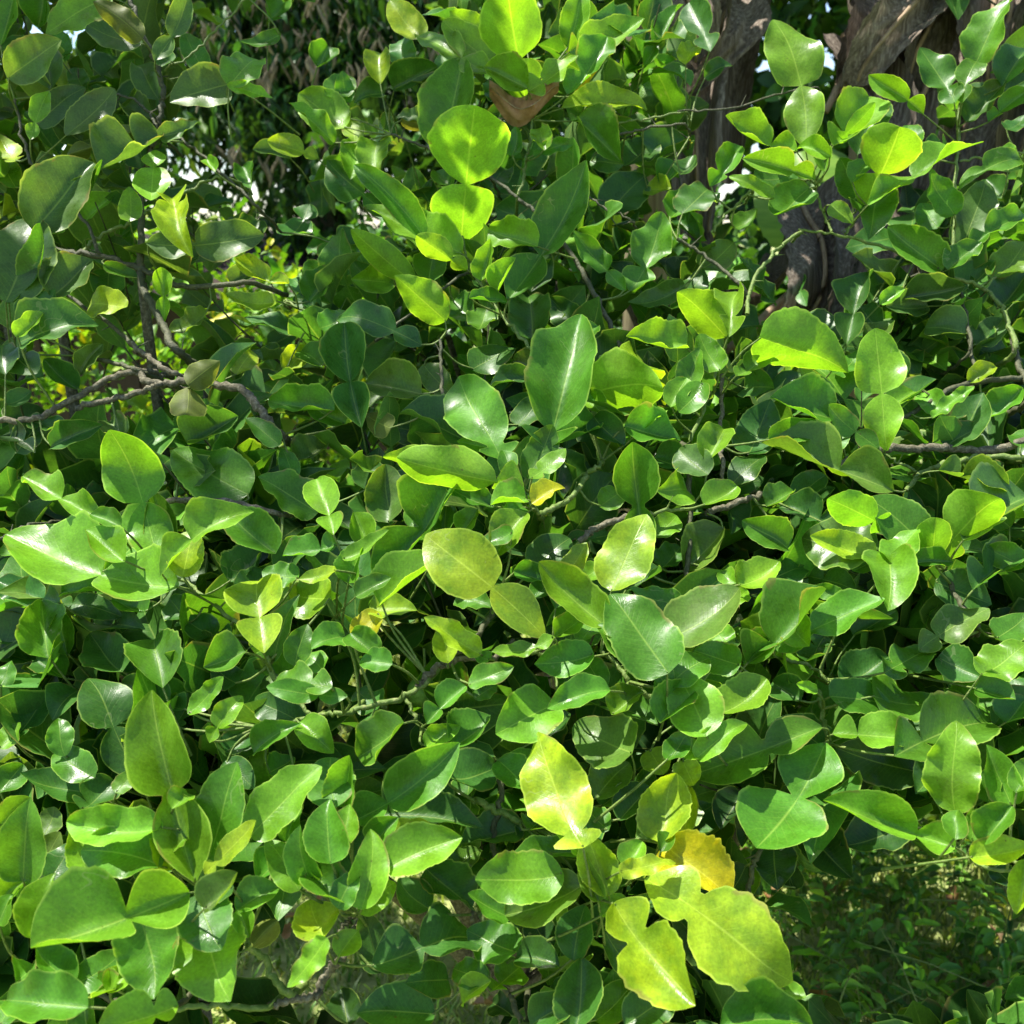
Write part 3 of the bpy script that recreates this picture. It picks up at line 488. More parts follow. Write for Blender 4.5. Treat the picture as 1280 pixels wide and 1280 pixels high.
for (x0, y0, size, rows) in TILES:
    k = size / 1280
    for r in rows:
        bx, by, tx, ty, w, f, c = r[:7]
        dd = r[7] if len(r) > 7 else 0.0
        bx, by, tx, ty, w = x0 + bx * k, y0 + by * k, x0 + tx * k, y0 + ty * k, w * k
        flip = c == 'L'
        cc = 'l' if flip else c
        if c == 'u': flip = True
        mx_, my_ = (bx + tx) / 2, (by + ty) / 2
        d = surf(mx_, my_) + dd * 1.15
        tx += (tx - bx) * .05; ty += (ty - by) * .05; w *= 1.14
        lpx = math.hypot(tx - bx, ty - by)
        # tip tilt: drooping leaves come forward, upright ones lean either way; short wide ones are foreshortened
        tilt = r[8] if len(r) > 8 else rngL.uniform(-.25, .35)
        if c == 'L': tilt = (-.45 if ty < by else .2) + rngL.uniform(-.1, .1)
        a0 = rngL.uniform(.56, .66) if f < .1 else rngL.uniform(.40, .46)
        need = w / a0 / max(lpx, 1)
        if need > 1: tilt = (1 if ty < by - 4 or c == 'L' and ty < by else -1) * max(abs(tilt), min(1.0, .8 * math.sqrt(need * need - 1)))
        if c == 'L' and need > 1: tilt = -tilt
        L0 = lpx / 1280 * d
        p0, p1 = at(bx, by, d - tilt * L0 * .5), at(tx, ty, d + tilt * L0 * .5)
        ax = p1 - p0; L = np.linalg.norm(ax); Y = ax / L
        view = norm(CAMP - (p0 + p1) / 2)
        N = norm(view - Y * (view @ Y))
        up = np.array([0, 0, 1.0]) * .4 + np.array(SUN) * .8
        upp = up - Y * (up @ Y)
        lean = (-.35 if c == 'L' else .08) if flip else rngL.uniform(.35, 1.15)
        N2 = norm(N + lean * upp)
        if N2 @ N < .62: N2 = norm(N + lean * .4 * upp)
        cosr = max(.6, N2 @ N)
        Z = -N2 if flip else N2
        X = np.cross(Y, Z)
        wr = min(w / 1280 * d / L / cosr, .95)
        curl = rngL.uniform(-.2, .34) * (.5 if flip else 1)
        V, F, UV = leaf_shape(40 if lpx > 60 else 24, 8 if lpx > 45 else 6, f, wr, wr * rngL.uniform(.66, .86), -curl, rngL.choice([.12, .22, .34, .46, .6]) * rngL.uniform(.7, 1.2) * (.75 if w > 62 else 1), rngL.uniform(.015, .06), rngL.uniform(-1.0, 1.0) * (.4 if flip else 1), rngL.uniform(-.18, .18), rngL.randrange(10 ** 6), rngL.uniform(.008, .022) if x0 != 640 else .034, rngL.choice([.04, .08, .16, .28]) if x0 != 640 else .38)
        R = np.stack([X, Y, Z], 1) * L
        own = owner(mx_, my_)
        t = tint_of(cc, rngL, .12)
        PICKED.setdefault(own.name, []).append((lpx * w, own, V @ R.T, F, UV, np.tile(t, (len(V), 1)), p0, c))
        BASES.append((own, p0, Y, c))
for rows in PICKED.values():                       # the 295 largest of a bush are leaves of their own, its few smaller ones one mass
    rows.sort(key=lambda r: -r[0])
    for (_, own, V, F, UV, T, p0, c) in rows[:295]:
        me = mesh_from('leaf', V, F, UV, T); me.materials.append(M_LEAF)
        o = bpy.data.objects.new('leaf', me); C.objects.link(o)
        o.parent = own; o.matrix_parent_inverse = Matrix.Translation(-Vector(own.location))
        o.location = p0
        if c == 'g': o['label'] = 'golden yellow leaf'
    if rows[295:]:
        off = np.cumsum([0] + [len(r[2]) for r in rows[295:]])
        obj('small_foliage', mesh_from('small_foliage', np.concatenate([r[2] + r[6] for r in rows[295:]]), np.concatenate([r[3] + o_ for r, o_ in zip(rows[295:], off)]),
            np.concatenate([r[4] for r in rows[295:]]), np.concatenate([r[5] for r in rows[295:]])), M_LEAF, rows[0][1], kind='stuff')

# ---------------------------------------------------------------- branches one can follow (tile pixels), radius m at both ends
BR = [
(0, 0, 430, .06, [
 ('k', .0050, .0075, [(480,-30),(530,130),(580,230),(602,330),(600,430),(560,560),(530,700),(525,900),(530,1050),(600,1200),(655,1300)]),
 ('k', .0035, .0030, [(595,470),(700,540),(820,640),(945,755)]), ('k', .0022, .0035, [(420,350),(500,370),(560,430),(590,480)]), ('g', .0022, .0022, [(920,-10),(800,120),(690,220),(620,260)]),
 ('g', .0042, .0026, [(300,955),(370,880),(480,830),(600,760),(720,700),(835,660)]), ('k', .0030, .0036, [(55,370),(90,540),(140,640)]), ('k', .003, .004, [(240,720),(330,850),(380,960)]),
 ('k', .0065, .0050, [(100,900),(250,940),(400,960),(550,1010),(700,1070),(930,1050)]), ('k', .0034, .0045, [(250,1100),(400,1200),(520,1310)]), ('g', .0020, .0024, [(1280,1230),(1180,1180),(1060,1120)])]),
(425, 0, 430, .05, [
 ('g', .0026, .0036, [(455,880),(480,980),(545,1090),(600,1170),(710,1300)]), ('g', .0024, .0036, [(700,340),(712,480),(690,620),(665,735)]), ('k', .0034, .0042, [(550,650),(660,735),(730,790),(810,870)]),
 ('k', .0045, .0052, [(800,860),(900,1010),(990,1180),(1050,1310)]), ('k', .0026, .0030, [(190,500),(300,540),(420,600),(550,650)]), ('g', .0020, .0024, [(1030,460),(1150,440),(1290,420)]),
 ('k', .0028, .0024, [(1040,500),(1160,475),(1290,470)]), ('k', .002, .0026, [(900,720),(1000,780),(1090,830)]), ('k', .003, .003, [(130,1270),(300,1140),(460,1020)])]),
(850, 0, 430, .04, [
 ('g', .0024, .0058, [(440,855),(610,880),(780,930),(960,1010),(1100,1060),(1180,1120),(1215,1200),(1245,1310)]), ('g', .0030, .0020, [(565,860),(520,760),(485,670)]), ('g', .0030, .0020, [(615,872),(660,810),(692,760)]),
 ('g', .0034, .0042, [(1042,385),(1032,560),(1022,760),(1018,940),(1000,1015)]), ('k', .004, .003, [(1040,1055),(1065,1180),(1078,1310)]), ('g', .0042, .003, [(250,1170),(268,1060),(350,940),(450,862)]),
 ('k', .0032, .004, [(-10,890),(120,970),(245,1095)]), ('k', .002, .002, [(-10,415),(200,400),(400,340),(520,330)]), ('g', .0024, .0024, [(1040,600),(1160,580),(1290,570)]), ('g', .003, .003, [(120,860),(190,780),(270,710)])]),
(0, 425, 430, .04, [
 ('g', .0020, .0042, [(430,700),(480,770),(600,860),(700,910),(850,1030),(970,1140),(1030,1270)]), ('b', .0055, .006, [(-20,300),(130,290),(250,230),(400,150),(510,115)]),
 ('b', .0062, .0078, [(500,110),(560,160),(680,155),(780,165),(900,185),(960,250),(1040,350)]), ('b', .0052, .0055, [(280,255),(420,220),(550,185),(600,165)]), ('b', .0046, .0050, [(480,10),(560,70),(650,128)]),
 ('k', .0036, .0044, [(310,60),(440,90),(520,120)]), ('b', .005, .004, [(590,600),(760,600),(900,610),(1050,650)]), ('k', .0032, .003, [(0,740),(110,690)])]),
(425, 425, 430, .02, [
 ('g', .0050, .0040, [(740,650),(800,620),(880,570),(920,500),(975,458)]), ('g', .0026, .004, [(700,500),(690,590),(740,650)]), ('b', .005, .0055, [(890,750),(960,700),(1060,665)]), ('k', .003, .0034, [(372,0),(378,120),(385,210),(405,270)]),
 ('b', .0048, .0036, [(290,1290),(360,1220),(480,1190),(600,1170)]), ('g', .0036, .0032, [(600,1170),(700,1165),(800,1165)]), ('k', .0044, .004, [(380,1210),(490,1120),(560,1030)]), ('g', .0030, .003, [(1150,640),(1300,628)]),
 ('g', .0032, .004, [(970,1160),(1030,1210),(1080,1280)])]),
(850, 425, 430, .06, [
 ('b', .0036, .0036, [(155,130),(152,320),(155,520)]), ('g', .0024, .0044, [(150,60),(100,220),(30,390)]), ('k', .0042, .0050, [(10,960),(30,800),(38,560),(20,400)]), ('b', .0055, .0045, [(100,645),(200,610),(300,575)]),
 ('b', .0066, .0078, [(580,468),(700,420),(850,400),(1000,405),(1140,410),(1300,370)]), ('k', .0044, .0060, [(810,305),(930,230),(1060,165),(1300,138)]), ('g', .0040, .0056, [(840,560),(900,490),(1030,450),(1140,432),(1300,442)]),
 ('g', .0022, .0026, [(735,400),(800,450),(870,490)]), ('k', .0040, .0032, [(1072,-20),(1085,60),(1105,155)]), ('k', .0056, .006, [(1235,-10),(1262,90),(1300,220)]), ('g', .003, .002, [(390,1190),(480,1210),(555,1275)]),
 ('k', .005, .004, [(985,860),(1040,980),(1110,1090)])]),
(0, 850, 430, .02, [
 ('g', .0034, .0040, [(650,1218),(840,1216),(1010,1212)]), ('b', .0046, .0062, [(1005,1212),(1100,1188),(1180,1168),(1212,1090),(1280,1020)]), ('g', .0042, .0052, [(905,955),(990,1055),(1082,1170)]),
 ('g', .0030, .0036, [(960,175),(1100,155),(1200,130),(1300,118)]), ('g', .0028, .003, [(1095,55),(1165,132)]), ('k', .003, .004, [(340,1150),(460,1200),(640,1220)])]),
(425, 850, 430, .03, [
 ('g', .0036, .0044, [(-10,132),(120,95),(240,62),(340,-10)]), ('g', .0030, .0026, [(240,62),(280,140),(322,195)]), ('g', .0050, .0044, [(500,450),(600,490),(690,528)]), ('k', .0036, .0044, [(590,1110),(640,1190),(690,1290)]),
 ('k', .0030, .004, [(-10,960),(30,890),(75,850)]), ('g', .0040, .0046, [(1085,25),(1180,80),(1300,190)]), ('k', .004, .0044, [(580,300),(600,420),(570,600),(590,800)]), ('b', .004, .004, [(500,860),(495,960),(520,1060)])]),
(850, 850, 430, .03, [
 ('g', .0036, .0040, [(515,40),(530,130),(548,240)]), ('k', .0034, .0042, [(305,600),(270,720),(238,850),(200,1000)]), ('g', .0020, .0030, [(1020,600),(1060,660),(1130,690),(1290,720)])]),
]
BM = {'k': M_DARKTWIG, 'g': M_GREENTWIG, 'b': M_BARK}
rngB = random.Random(5)
BPTS = []
for (x0, y0, size, dback, rows) in BR:
    k = size / 1280
    for (mt, r0, r1, pts) in rows:
        P = []
        for (x, y) in pts:
            X_, Y_ = x0 + x * k, y0 + y * k
            P.append(at(X_, Y_, surf(X_, Y_) + dback * .6))
        P.append(P[-1] + (P[-1] - P[-2]) * .35 + FWD * .09)      # the thick end runs on into the bush
        P = catmull(P, 8)
        BPTS.append(P)
        P[1:-1] += np.array([[rngB.gauss(0, .0011) for _ in range(3)] for _ in P[1:-1]])
        mid = P[len(P) // 2]; mx_, my_, _ = proj(mid)
        own = owner(float(mx_), float(my_))
        obj('branch', tube_mesh('branch', P, r0 * .68, r1 * .68, 9, .08, rngB), BM[mt], own)
        # thorns at some nodes
        if mt != 'b' and len(P) > 8:
            for q in range(3, len(P) - 2, 6):
                if rngB.random() < .5:
                    dr = norm(np.array([rngB.gauss(0, 1) for _ in range(3)]) + [0, 0, .4])
                    obj('thorn', tube_mesh('thorn', np.array([P[q], P[q] + dr * .008, P[q] + dr * rngB.uniform(.013, .022)]), .0013, .0002, 5), BM[mt], own)

# ---------------------------------------------------------------- the mass of leaves behind: shoots grown through the bushes
NV = 44
rv = random.Random(3)
VAR = [leaf_shape(12, 4, rv.choice([0, .36, .4, .44, .4]), rv.uniform(.32, .46), rv.uniform(.22, .34), rv.uniform(-.2, .26), rv.uniform(.08, .55), rv.uniform(.015, .07), rv.uniform(-1.1, 1.1), rv.uniform(-.15, .15), i, .03) for i in range(NV)]
class Mass:
    def __init__(s): s.items = [[] for _ in range(NV)]; s.tw = []
    def leaf(s, p, Y, N, L, tint, rng, wf=1.0):
        Y = norm(Y); Z = norm(N - Y * (N @ Y)); X = np.cross(Y, Z) * wf
        s.items[rng.randrange(NV)].append((p, np.stack([X, Y, Z], 1) * L, tint))
    def build(s, name, mat, parent):
        V, F, U, T = [], [], [], []; off = 0
        for i, it in enumerate(s.items):
            if not it: continue
            v, f, uv = VAR[i]; n = len(it)
            P = np.array([a[0] for a in it]); R = np.array([a[1] for a in it]); t = np.array([a[2] for a in it])
            V.append((np.einsum('nij,kj->nki', R, v) + P[:, None]).reshape(-1, 3))
            F.append((f[None] + (np.arange(n) * len(v))[:, None, None]).reshape(-1, 4) + off); off += n * len(v)
            U.append(np.tile(uv, (n, 1))); T.append(np.repeat(t, len(v), 0))
        if not V: return
        o = obj(name, mesh_from(name, np.concatenate(V), np.concatenate(F), np.concatenate(U), np.concatenate(T)), mat, parent, kind='stuff')
        print(name, parent.name if parent else '-', sum(len(i) for i in s.items))
        return o
    def build_twigs(s, mat, parent, name='twigs'):
        V, F = [], []; off = 0
        for (P, r0, r1) in s.tw:
            v, f = tube(P, r0, r1, 4, caps=False); V.append(v); F.append(np.array(f) + off); off += len(v)
        if V: obj(name, mesh_from(name, np.concatenate(V), np.concatenate(F)), mat, parent, kind='stuff')
HOLES = [  # photo places where the bushes are open: centre, radii, share of leaves that stays
 (330, 120, 100, 140, .04), (450, 70, 125, 90, .06), (238, 205, 34, 34, .0), (80, 40, 36, 36, .1), (470, 275, 70, 50, .05), (330, 310, 110, 70, .22), (190, 480, 120, 60, .25), (250, 390, 80, 50, .35),
 (1000, 150, 150, 170, .10), (1090, 60, 180, 90, .12), (1000, 330, 90, 90, .10), (890, 60, 50, 110, .2), (1230, 130, 60, 130, .35),
 (490, 1185, 160, 130, .0), (600, 1240, 80, 80, .05), (330, 1200, 45, 55, .15), (1120, 1170, 210, 135, .02), (930, 1040, 45, 50, .1), (590, 1140, 30, 50, .2)]
def keep(px, py, rng, far=False):
    for (cx, cy, rx, ry, q) in (HOLES[:5] if far else HOLES):
        if ((px - cx) / rx) ** 2 + ((py - cy) / ry) ** 2 < 1 and rng.random() > q: return False
    return True
SUNV = np.array(SUN)
def shoot(mass, p, dr, length, n, pal, rng, leafL=(.095, .155), hole=True, twig=True):
    dr = norm(dr); pts = [np.asarray(p, float)]
    bend = np.array([rng.gauss(0, .35), rng.gauss(0, .35), .35])
    for i in range(6):
        dr = norm(dr + bend * .10); pts.append(pts[-1] + dr * length / 6)
    pts = np.array(pts)
    if twig and hole:
        for q_ in (pts[0], pts[3], pts[6]):
            x, y, d = proj(q_)
            if not keep(float(x), float(y), random.Random(1)): twig = False
    if twig: mass.tw.append((pts, .0019, .0010))
    an = rng.uniform(0, 6.28)
    for i in range(n):
        t = ((i + .6) / n) ** .72 * 6; a = int(min(t, 5)); q = pts[a] + (pts[a + 1] - pts[a]) * (t - a)
        T = norm(pts[a + 1] - pts[a]); an += 2.4 + rng.gauss(0, .3)
        b = norm(np.cross(T, [.3, .1, .95])); c = np.cross(T, b)
        out = math.cos(an) * b + math.sin(an) * c
        el = rng.uniform(.45, 1.15) * (1.15 - .5 * i / n)
        Y = norm(out * math.sin(el) + T * math.cos(el) + np.array([0, 0, -.12]))
        N = T * math.sin(el) - out * math.cos(el) + (SUNV * .5 + np.array([0, -.35, .35])) * rng.uniform(.3, 1.2)
        L = rng.uniform(*leafL) * (1.0 if i < n * .8 else .72)
        x, y, d = proj(q + Y * L * .6)
        if d < .45 or (hole and d < surf(float(x), float(y)) + .035): continue
        if hole and not keep(float(x), float(y), rng): continue
        c_ = rng.choices(list(pal), list(pal.values()))[0]
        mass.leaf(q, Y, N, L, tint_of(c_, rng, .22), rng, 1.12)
rngF = random.Random(21)
PAL_B = {'d': 6.5, 'm': 3.6, 'D': 1.0, 'l': .4, 'o': .5, 'y': .1}  # older inner leaves, tinted darker to put shade into the gaps
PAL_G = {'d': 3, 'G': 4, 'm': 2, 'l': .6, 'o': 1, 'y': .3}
masses = {o.name: Mass() for o in (bush, tall, mid_t, right)}
stalks = {k_: Mass() for k_ in masses}
# every picked-out leaf hangs on a twig: to the nearest branch, or back into the bush
ALLB = np.concatenate(BPTS)
for (own, p0, Y, c) in BASES:
    dist = np.linalg.norm(ALLB - p0, axis=1); k = int(dist.argmin())
    if dist[k] < .09: e = ALLB[k]
    else: e = p0 - Y * rngF.uniform(.02, .05) + np.array([rngF.gauss(0, .015), rngF.uniform(.03, .09), -rngF.uniform(.03, .07)])
    stalks[own.name].tw.append((catmull([p0 + Y * .002, p0 * .6 + e * .4 - Y * .004, e], 3), .0010, .0015))
n_sh = 0
while n_sh < 880:
    x = rngF.uniform(-330, 1610); y = rngF.uniform(-260, 1480)
    s0 = surf(x, y)
    if y > 1330 and rngF.random() < .5: continue
    thick = np.interp(y, [0, 500, 900, 1100, 1280], [.95, .6, .32, .22, .17])
    if y > 950 and x > 820: thick *= .6
    d = s0 + .14 + thick * rngF.random() ** 1.15
    if not keep(x, y, rngF): continue
    own = owner(x, y)
    p = at(x, y, d)
    dr = np.array([rngF.gauss(0, .6), rngF.gauss(-.2, .5), rngF.gauss(.65, .4)])
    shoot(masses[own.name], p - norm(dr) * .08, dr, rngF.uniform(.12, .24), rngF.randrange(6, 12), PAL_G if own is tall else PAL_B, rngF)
    n_sh += 1
# the tall tree goes on above the picture: its crown shades the leaves under it
for i in range(90):
    u, v, w_ = rngF.uniform(-1, 1), rngF.uniform(-1, 1), rngF.uniform(-1, 1)
    if u * u + v * v + w_ * w_ > 1: continue
    p = np.array([-.95 + .62 * u, 1.75 + .55 * v, 2.62 + .42 * w_])
    shoot(masses[tall.name], p, (rngF.gauss(0, .8), rngF.gauss(0, .8), .5), .2, 9, PAL_G, rngF, hole=False)
for o in (bush, tall, mid_t, right):
    masses[o.name].build('foliage', M_FILL, o); masses[o.name].build_twigs(M_DARKTWIG, o); stalks[o.name].build_twigs(M_GREENTWIG, o, 'leaf_stalks')

# trunks and limbs inside the bushes
rngT = random.Random(8)
def trunk_for(o, goals, r):
    b = np.array(o.location); fork = b + [0, 0, .45]
    obj('trunk', tube_mesh('trunk', catmull([b - [0, 0, .05], b + [.02, .01, .2], fork], 4), r * 1.25, r, 10, .06, rngT), M_BARK, o)
    for (x, y, d) in goals:
        g = at(x, y, d); m1 = fork * .55 + g * .45 + np.array([rngT.gauss(0, .05), rngT.gauss(0, .05), .02])
        obj('branch', tube_mesh('branch', catmull([fork - [0, 0, .02], m1, g], 6), r * .62, r * .22, 8, .08, rngT), M_BARK, o)
trunk_for(bush, [(300, 800, 1.25), (600, 800, 1.3), (560, 820, 1.3), (900, 800, 1.25), (780, 640, 1.4), (1050, 900, 1.2), (150, 880, 1.2)], .026)
trunk_for(tall, [(175, 330, 1.35), (60, 300, 1.4), (260, 480, 1.45), (-60, 60, 1.5), (-150, -500, 1.9)], .028)
trunk_for(mid_t, [(700, 330, 1.55), (560, 420, 1.55), (760, 460, 1.6), (640, 500, 1.5)], .022)
trunk_for(right, [(1150, 330, 1.5), (1260, 300, 1.5), (1040, 560, 1.4)], .024)

# limes hanging in the leaves
def lime(x, y, d, r, own, sq=1.1):
    import bmesh
    bm = bmesh.new(); bmesh.ops.create_icosphere(bm, subdivisions=4, radius=r)
    rr = random.Random(int(x))
    for v in bm.verts:
        n = v.co.normalized()
        v.co = n * r * (1 + .035 * math.sin(n.x * 13 + 1) * math.sin(n.y * 12) * math.sin(n.z * 14 + 2) + rr.gauss(0, .006) + .12 * max(0, n.z - .75) ** 1)
        v.co.z *= sq
    me = bpy.data.meshes.new('lime_fruit'); bm.to_mesh(me); bm.free()
    me.polygons.foreach_set('use_smooth', [True] * len(me.polygons))
    o = obj('lime_fruit', me, M_FRUIT, own); o.location = Vector(at(x, y, d))
    st = tube_mesh('fruit_stalk', np.array([[0, 0, r * sq * .95], [.003, .002, r * sq + .012], [.002, .006, r * sq + .03]]), .0016, .0014, 6)
    s_ = bpy.data.objects.new('fruit_stalk', st); C.objects.link(s_); st.materials.append(M_GREENTWIG); s_.parent = o
lime(816, 121, 1.75, .024, mid_t); lime(654, 258, 1.52, .020, mid_t, 1.0); lime(1020, 1062, 1.02, .022, bush, .95); lime(528, 865, 1.06, .016, bush, 1.0)

# dead curled leaf caught in the upright shoot
def sheet(name, rows, cols, fn, mat, parent=None, kind=None):
    V = np.array([fn(i / rows, j / cols) for i in range(rows + 1) for j in range(cols + 1)])
    q = np.array([[i * (cols + 1) + j, i * (cols + 1) + j + 1, (i + 1) * (cols + 1) + j + 1, (i + 1) * (cols + 1) + j] for i in range(rows) for j in range(cols)])
    UV = np.array([(j / cols, i / rows) for i in range(rows + 1) for j in range(cols + 1)])
    return obj(name, mesh_from(name, V, q, UV), mat, parent, kind)
dl0 = thing('dead_leaf', 'curled brown dead leaf caught on a bright upright lime shoot', 'leaf', tuple(at(656, 150, 1.47)))
def dead_fn(s, t):
    a = (t - .5) * 2
    hw = .019 * math.sin(math.pi * min(1, .06 + .9 * s)) ** .55 + .002
    x = (s - .5) * .098
    p = np.array([x, -.012 + .018 * abs(a) ** 1.5 + .010 * math.sin(s * 7), a * hw - .018 * math.cos((s - .45) * 5.2) + .012])
    return np.array(at(655, 133, 1.45)) + p + np.array([0, .004 * math.sin(s * 19 + a * 4), .003 * math.sin(a * 9 + s * 6)])
sheet('blade', 22, 8, dead_fn, M_DEAD, dl0)
obj('midrib', tube_mesh('midrib', np.array([dead_fn(s, .5) - [0, .0008, 0] for s in np.linspace(.02, .98, 12)]), .0011, .0005, 5), M_DRYRIB, dl0)

# ---------------------------------------------------------------- banana plant with hanging dry leaves
banana = thing('banana_plant', 'banana plant wrapped in hanging dry brown leaves behind the lime trees', 'banana plant', tuple(at(1090, 300, 2.5) * [1, 1, 0]))
bx, by = banana.location.x, banana.location.y
rngN = random.Random(17)
M_STEM = plain_material('banana_stem', (.10, .075, .045), (.30, .26, .15), 7, .75, .5, stretch=(8, 8, .5), dist=.006, c3=(.17, .14, .08))
for (ox, oy, r, h) in ((0, 0, .085, 3.1), (.44, .35, .08, 2.8), (-.52, .45, .075, 2.6)):
    pts = np.array([[bx + ox + .03 * math.sin(z * 1.7 + ox), by + oy, z] for z in np.linspace(-.02, h, 14)])
    obj('pseudostem', tube_mesh('pseudostem', pts, r * 1.15, r * .62, 16, .03, rngN), M_STEM, banana)
def dry_leaf(top, bottom, w, seed, folds=3, sag=.08):
    rg = random.Random(seed); a, b = np.array(top), np.array(bottom)
    p = [rg.uniform(0, 6.28) for _ in range(6)]
    side = norm(np.array([1, rg.uniform(-.5, .5), 0]))
    back = np.cross(norm(b - a), side)
    jag = [rg.uniform(.6, 1.1) for _ in range(40)]
    def fn(s, t):
        u = (t - .5) * 2
        ww = w * (.42 + .58 * math.sin(math.pi * min(1, .2 + .75 * s)))
        ww *= 1 if abs(u) < .7 else (.82 + .2 * jag[int(s * 38)])
        c = a + (b - a) * s + np.array([.03 * math.sin(s * 4 + p[0]), -sag * math.sin(math.pi * s), 0])
        z = .09 * w * math.cos(u * folds * 2.2 + p[1] + .5 * math.sin(s * 3 + p[2])) + .05 * w * math.sin(s * 6 + u * 3 + p[3]) + .018 * w * math.sin(s * 21 + u * 9 + p[4])
        return c + side * u * ww * .5 + back * z + back * (.35 * w * u * u)
    o = sheet('dry_leaf', 38, 22, fn, M_DRY, banana)
    m = tube_mesh('midrib', np.array([fn(s, .5) + [0, -.012, 0] for s in np.linspace(0, .97, 16)]), .007, .003, 6)
    if w > .1: obj('midrib', m, M_DRYRIB, o)
    return o
DL = [((900,-60,2.15),(862,300,2.05),.13), ((940,-60,2.2),(905,230,2.12),.09), ((1085,-70,2.1),(1088,285,2.05),.16), ((1185,20,2.2),(1150,330,2.1),.12), ((1240,-50,2.0),(1225,110,1.95),.13),
      ((1300,-40,2.2),(1270,260,2.1),.14), ((1010,240,2.0),(980,440,1.9),.17), ((1045,265,2.02),(1040,400,1.95),.10), ((1075,270,2.05),(1000,430,1.95),.16), ((930,330,2.1),(840,430,2.0),.20), ((1200,180,2.25),(1180,420,2.2),.22),
      ((870,-60,2.45),(885,200,2.4),.1)]
for k in range(9):
    x = rngN.choice([rngN.uniform(860, 935), rngN.uniform(1040, 1135), rngN.uniform(1150, 1300), rngN.uniform(940, 1060)]); y = rngN.uniform(-80, 60) if not 940 < x < 1060 else rngN.uniform(240, 300)
    d_ = rngN.uniform(1.95, 2.15); DL.append(((x, y, d_), (x + rngN.gauss(-12, 22), y + rngN.uniform(110, 260), d_ - .04), rngN.uniform(.07, .15)))
for i, (t, b, w) in enumerate(DL): dry_leaf(at(*t), at(*b), w, 40 + i, folds=rngN.choice([2, 3, 3, 4]))
for (t, b, r) in (((1112,-20,1.98),(1032,140,1.93),.011), ((1205,-10,2.0),(1140,150,1.95),.008), ((925,-20,2.1),(870,110,2.05),.008), ((1075,300,1.98),(900,445,1.85),.012), ((1262,-10,1.9),(1250,60,1.9),.006)):
    a, b = at(*t), at(*b)
    obj('dry_stalk', tube_mesh('dry_stalk', catmull([a, (a + b) / 2 + [0, -.02, .012], b], 6), r, r * .6, 8, .08, rngN), M_DRYRIB, banana)
# green banana blades still alive; unseen overhead ones added to shade the plant
M_BAN = plain_material('banana_blade', (.10, .24, .03), (.22, .38, .05), 6, .45, .3, stretch=(1, 1, 8), trans=.45)
for (t, b, w) in (((1180,10,2.75),(1130,300,2.6),.32), ((1000,190,2.8),(1040,330,2.7),.3), ((1290,300,2.1),(1225,355,1.75),.09), ((1170,-120,2.8),(1150,80,2.7),.3), ((1120,-200,2.5),(800,-330,2.2),.42), ((1120,-200,2.4),(1000,-420,2.0),.42), ((1150,-210,2.5),(900,-240,2.5),.40), ((1130,-220,2.5),(1150,-460,2.1),.42), ((1160,-200,2.5),(1420,-260,2.3),.42), ((1110,-220,2.6),(830,-460,2.6),.42), ((1140,-230,2.3),(760,-520,2.1),.42)):
    a, b = at(*t), at(*b); sd = norm(np.cross(b - a, [0.2, 1, .1]))
    def bl(s, q, a=a, b=b, w=w, sd=sd):
        u = (q - .5) * 2
        return a + (b - a) * s + sd * u * w * .5 * math.sin(math.pi * min(1, .12 + .85 * s)) ** .6 + np.array([0, -.05 * math.sin(3 * s) + .25 * w * abs(u), .004 * math.sin(s * 60)])
    sheet('green_leaf', 20, 10, bl, M_BAN, banana)

# ---------------------------------------------------------------- dark tree behind, with long hanging leaves
mango = thing('mango_tree', 'big dark tree with long drooping leaves and dry tufts behind the lime trees', 'tree', (-1.1, 6.4, 0))
rngM = random.Random(31)
obj('trunk', tube_mesh('trunk', catmull([(-1.1, 6.4, -.05), (-1.05, 6.4, .8), (-1.12, 6.45, 1.7), (-1.0, 6.5, 2.6)], 5), .2, .14, 12, .06, rngM), M_BARK, mango)
for k in range(7):
    an = k * .9; e = np.array([-1.05 + 1.3 * math.cos(an), 6.45 + 1.0 * math.sin(an), 2.9 + .5 * rngM.random()])
    obj('branch', tube_mesh('branch', catmull([(-1.05, 6.45, 1.9), (-1.05 + .5 * math.cos(an), 6.45 + .4 * math.sin(an), 2.5), e], 5), .07, .02, 7, .06, rngM), M_BARK, mango)
crown = Mass()
PAL_M = {'D': 6, 'd': 2.2, 'o': .5}
for i in range(1500):
    u, v, w_ = rngM.gauss(0, .55), rngM.gauss(0, .5), rngM.gauss(0, .5)
    p = np.array([-1.0 + 1.35 * max(-1.5, min(1.5, u)), 6.3 + 1.0 * v, 2.75 + 1.15 * max(-1, w_)])
    x, y, d = proj(p)
    if (212 < x < 262 and 172 < y < 236) or (430 < x < 520 and 245 < y < 330 and rngM.random() < .8) or (x < 120 and y < 90 and rngM.random() < .5): continue
    if y > 330: continue
    for j in range(10):
        Y = norm(np.array([rngM.gauss(0, .5), rngM.gauss(0, .5), -.7])); N = np.array([rngM.gauss(0, .4), -.6, .7])
        crown.leaf(p + np.array([rngM.gauss(0, .07) for _ in range(3)]), Y, N, rngM.uniform(.10, .18), tint_of(rngM.choices(list(PAL_M), list(PAL_M.values()))[0], rngM, .3), rngM, .5)
crown.build('crown', M_FAR, mango)
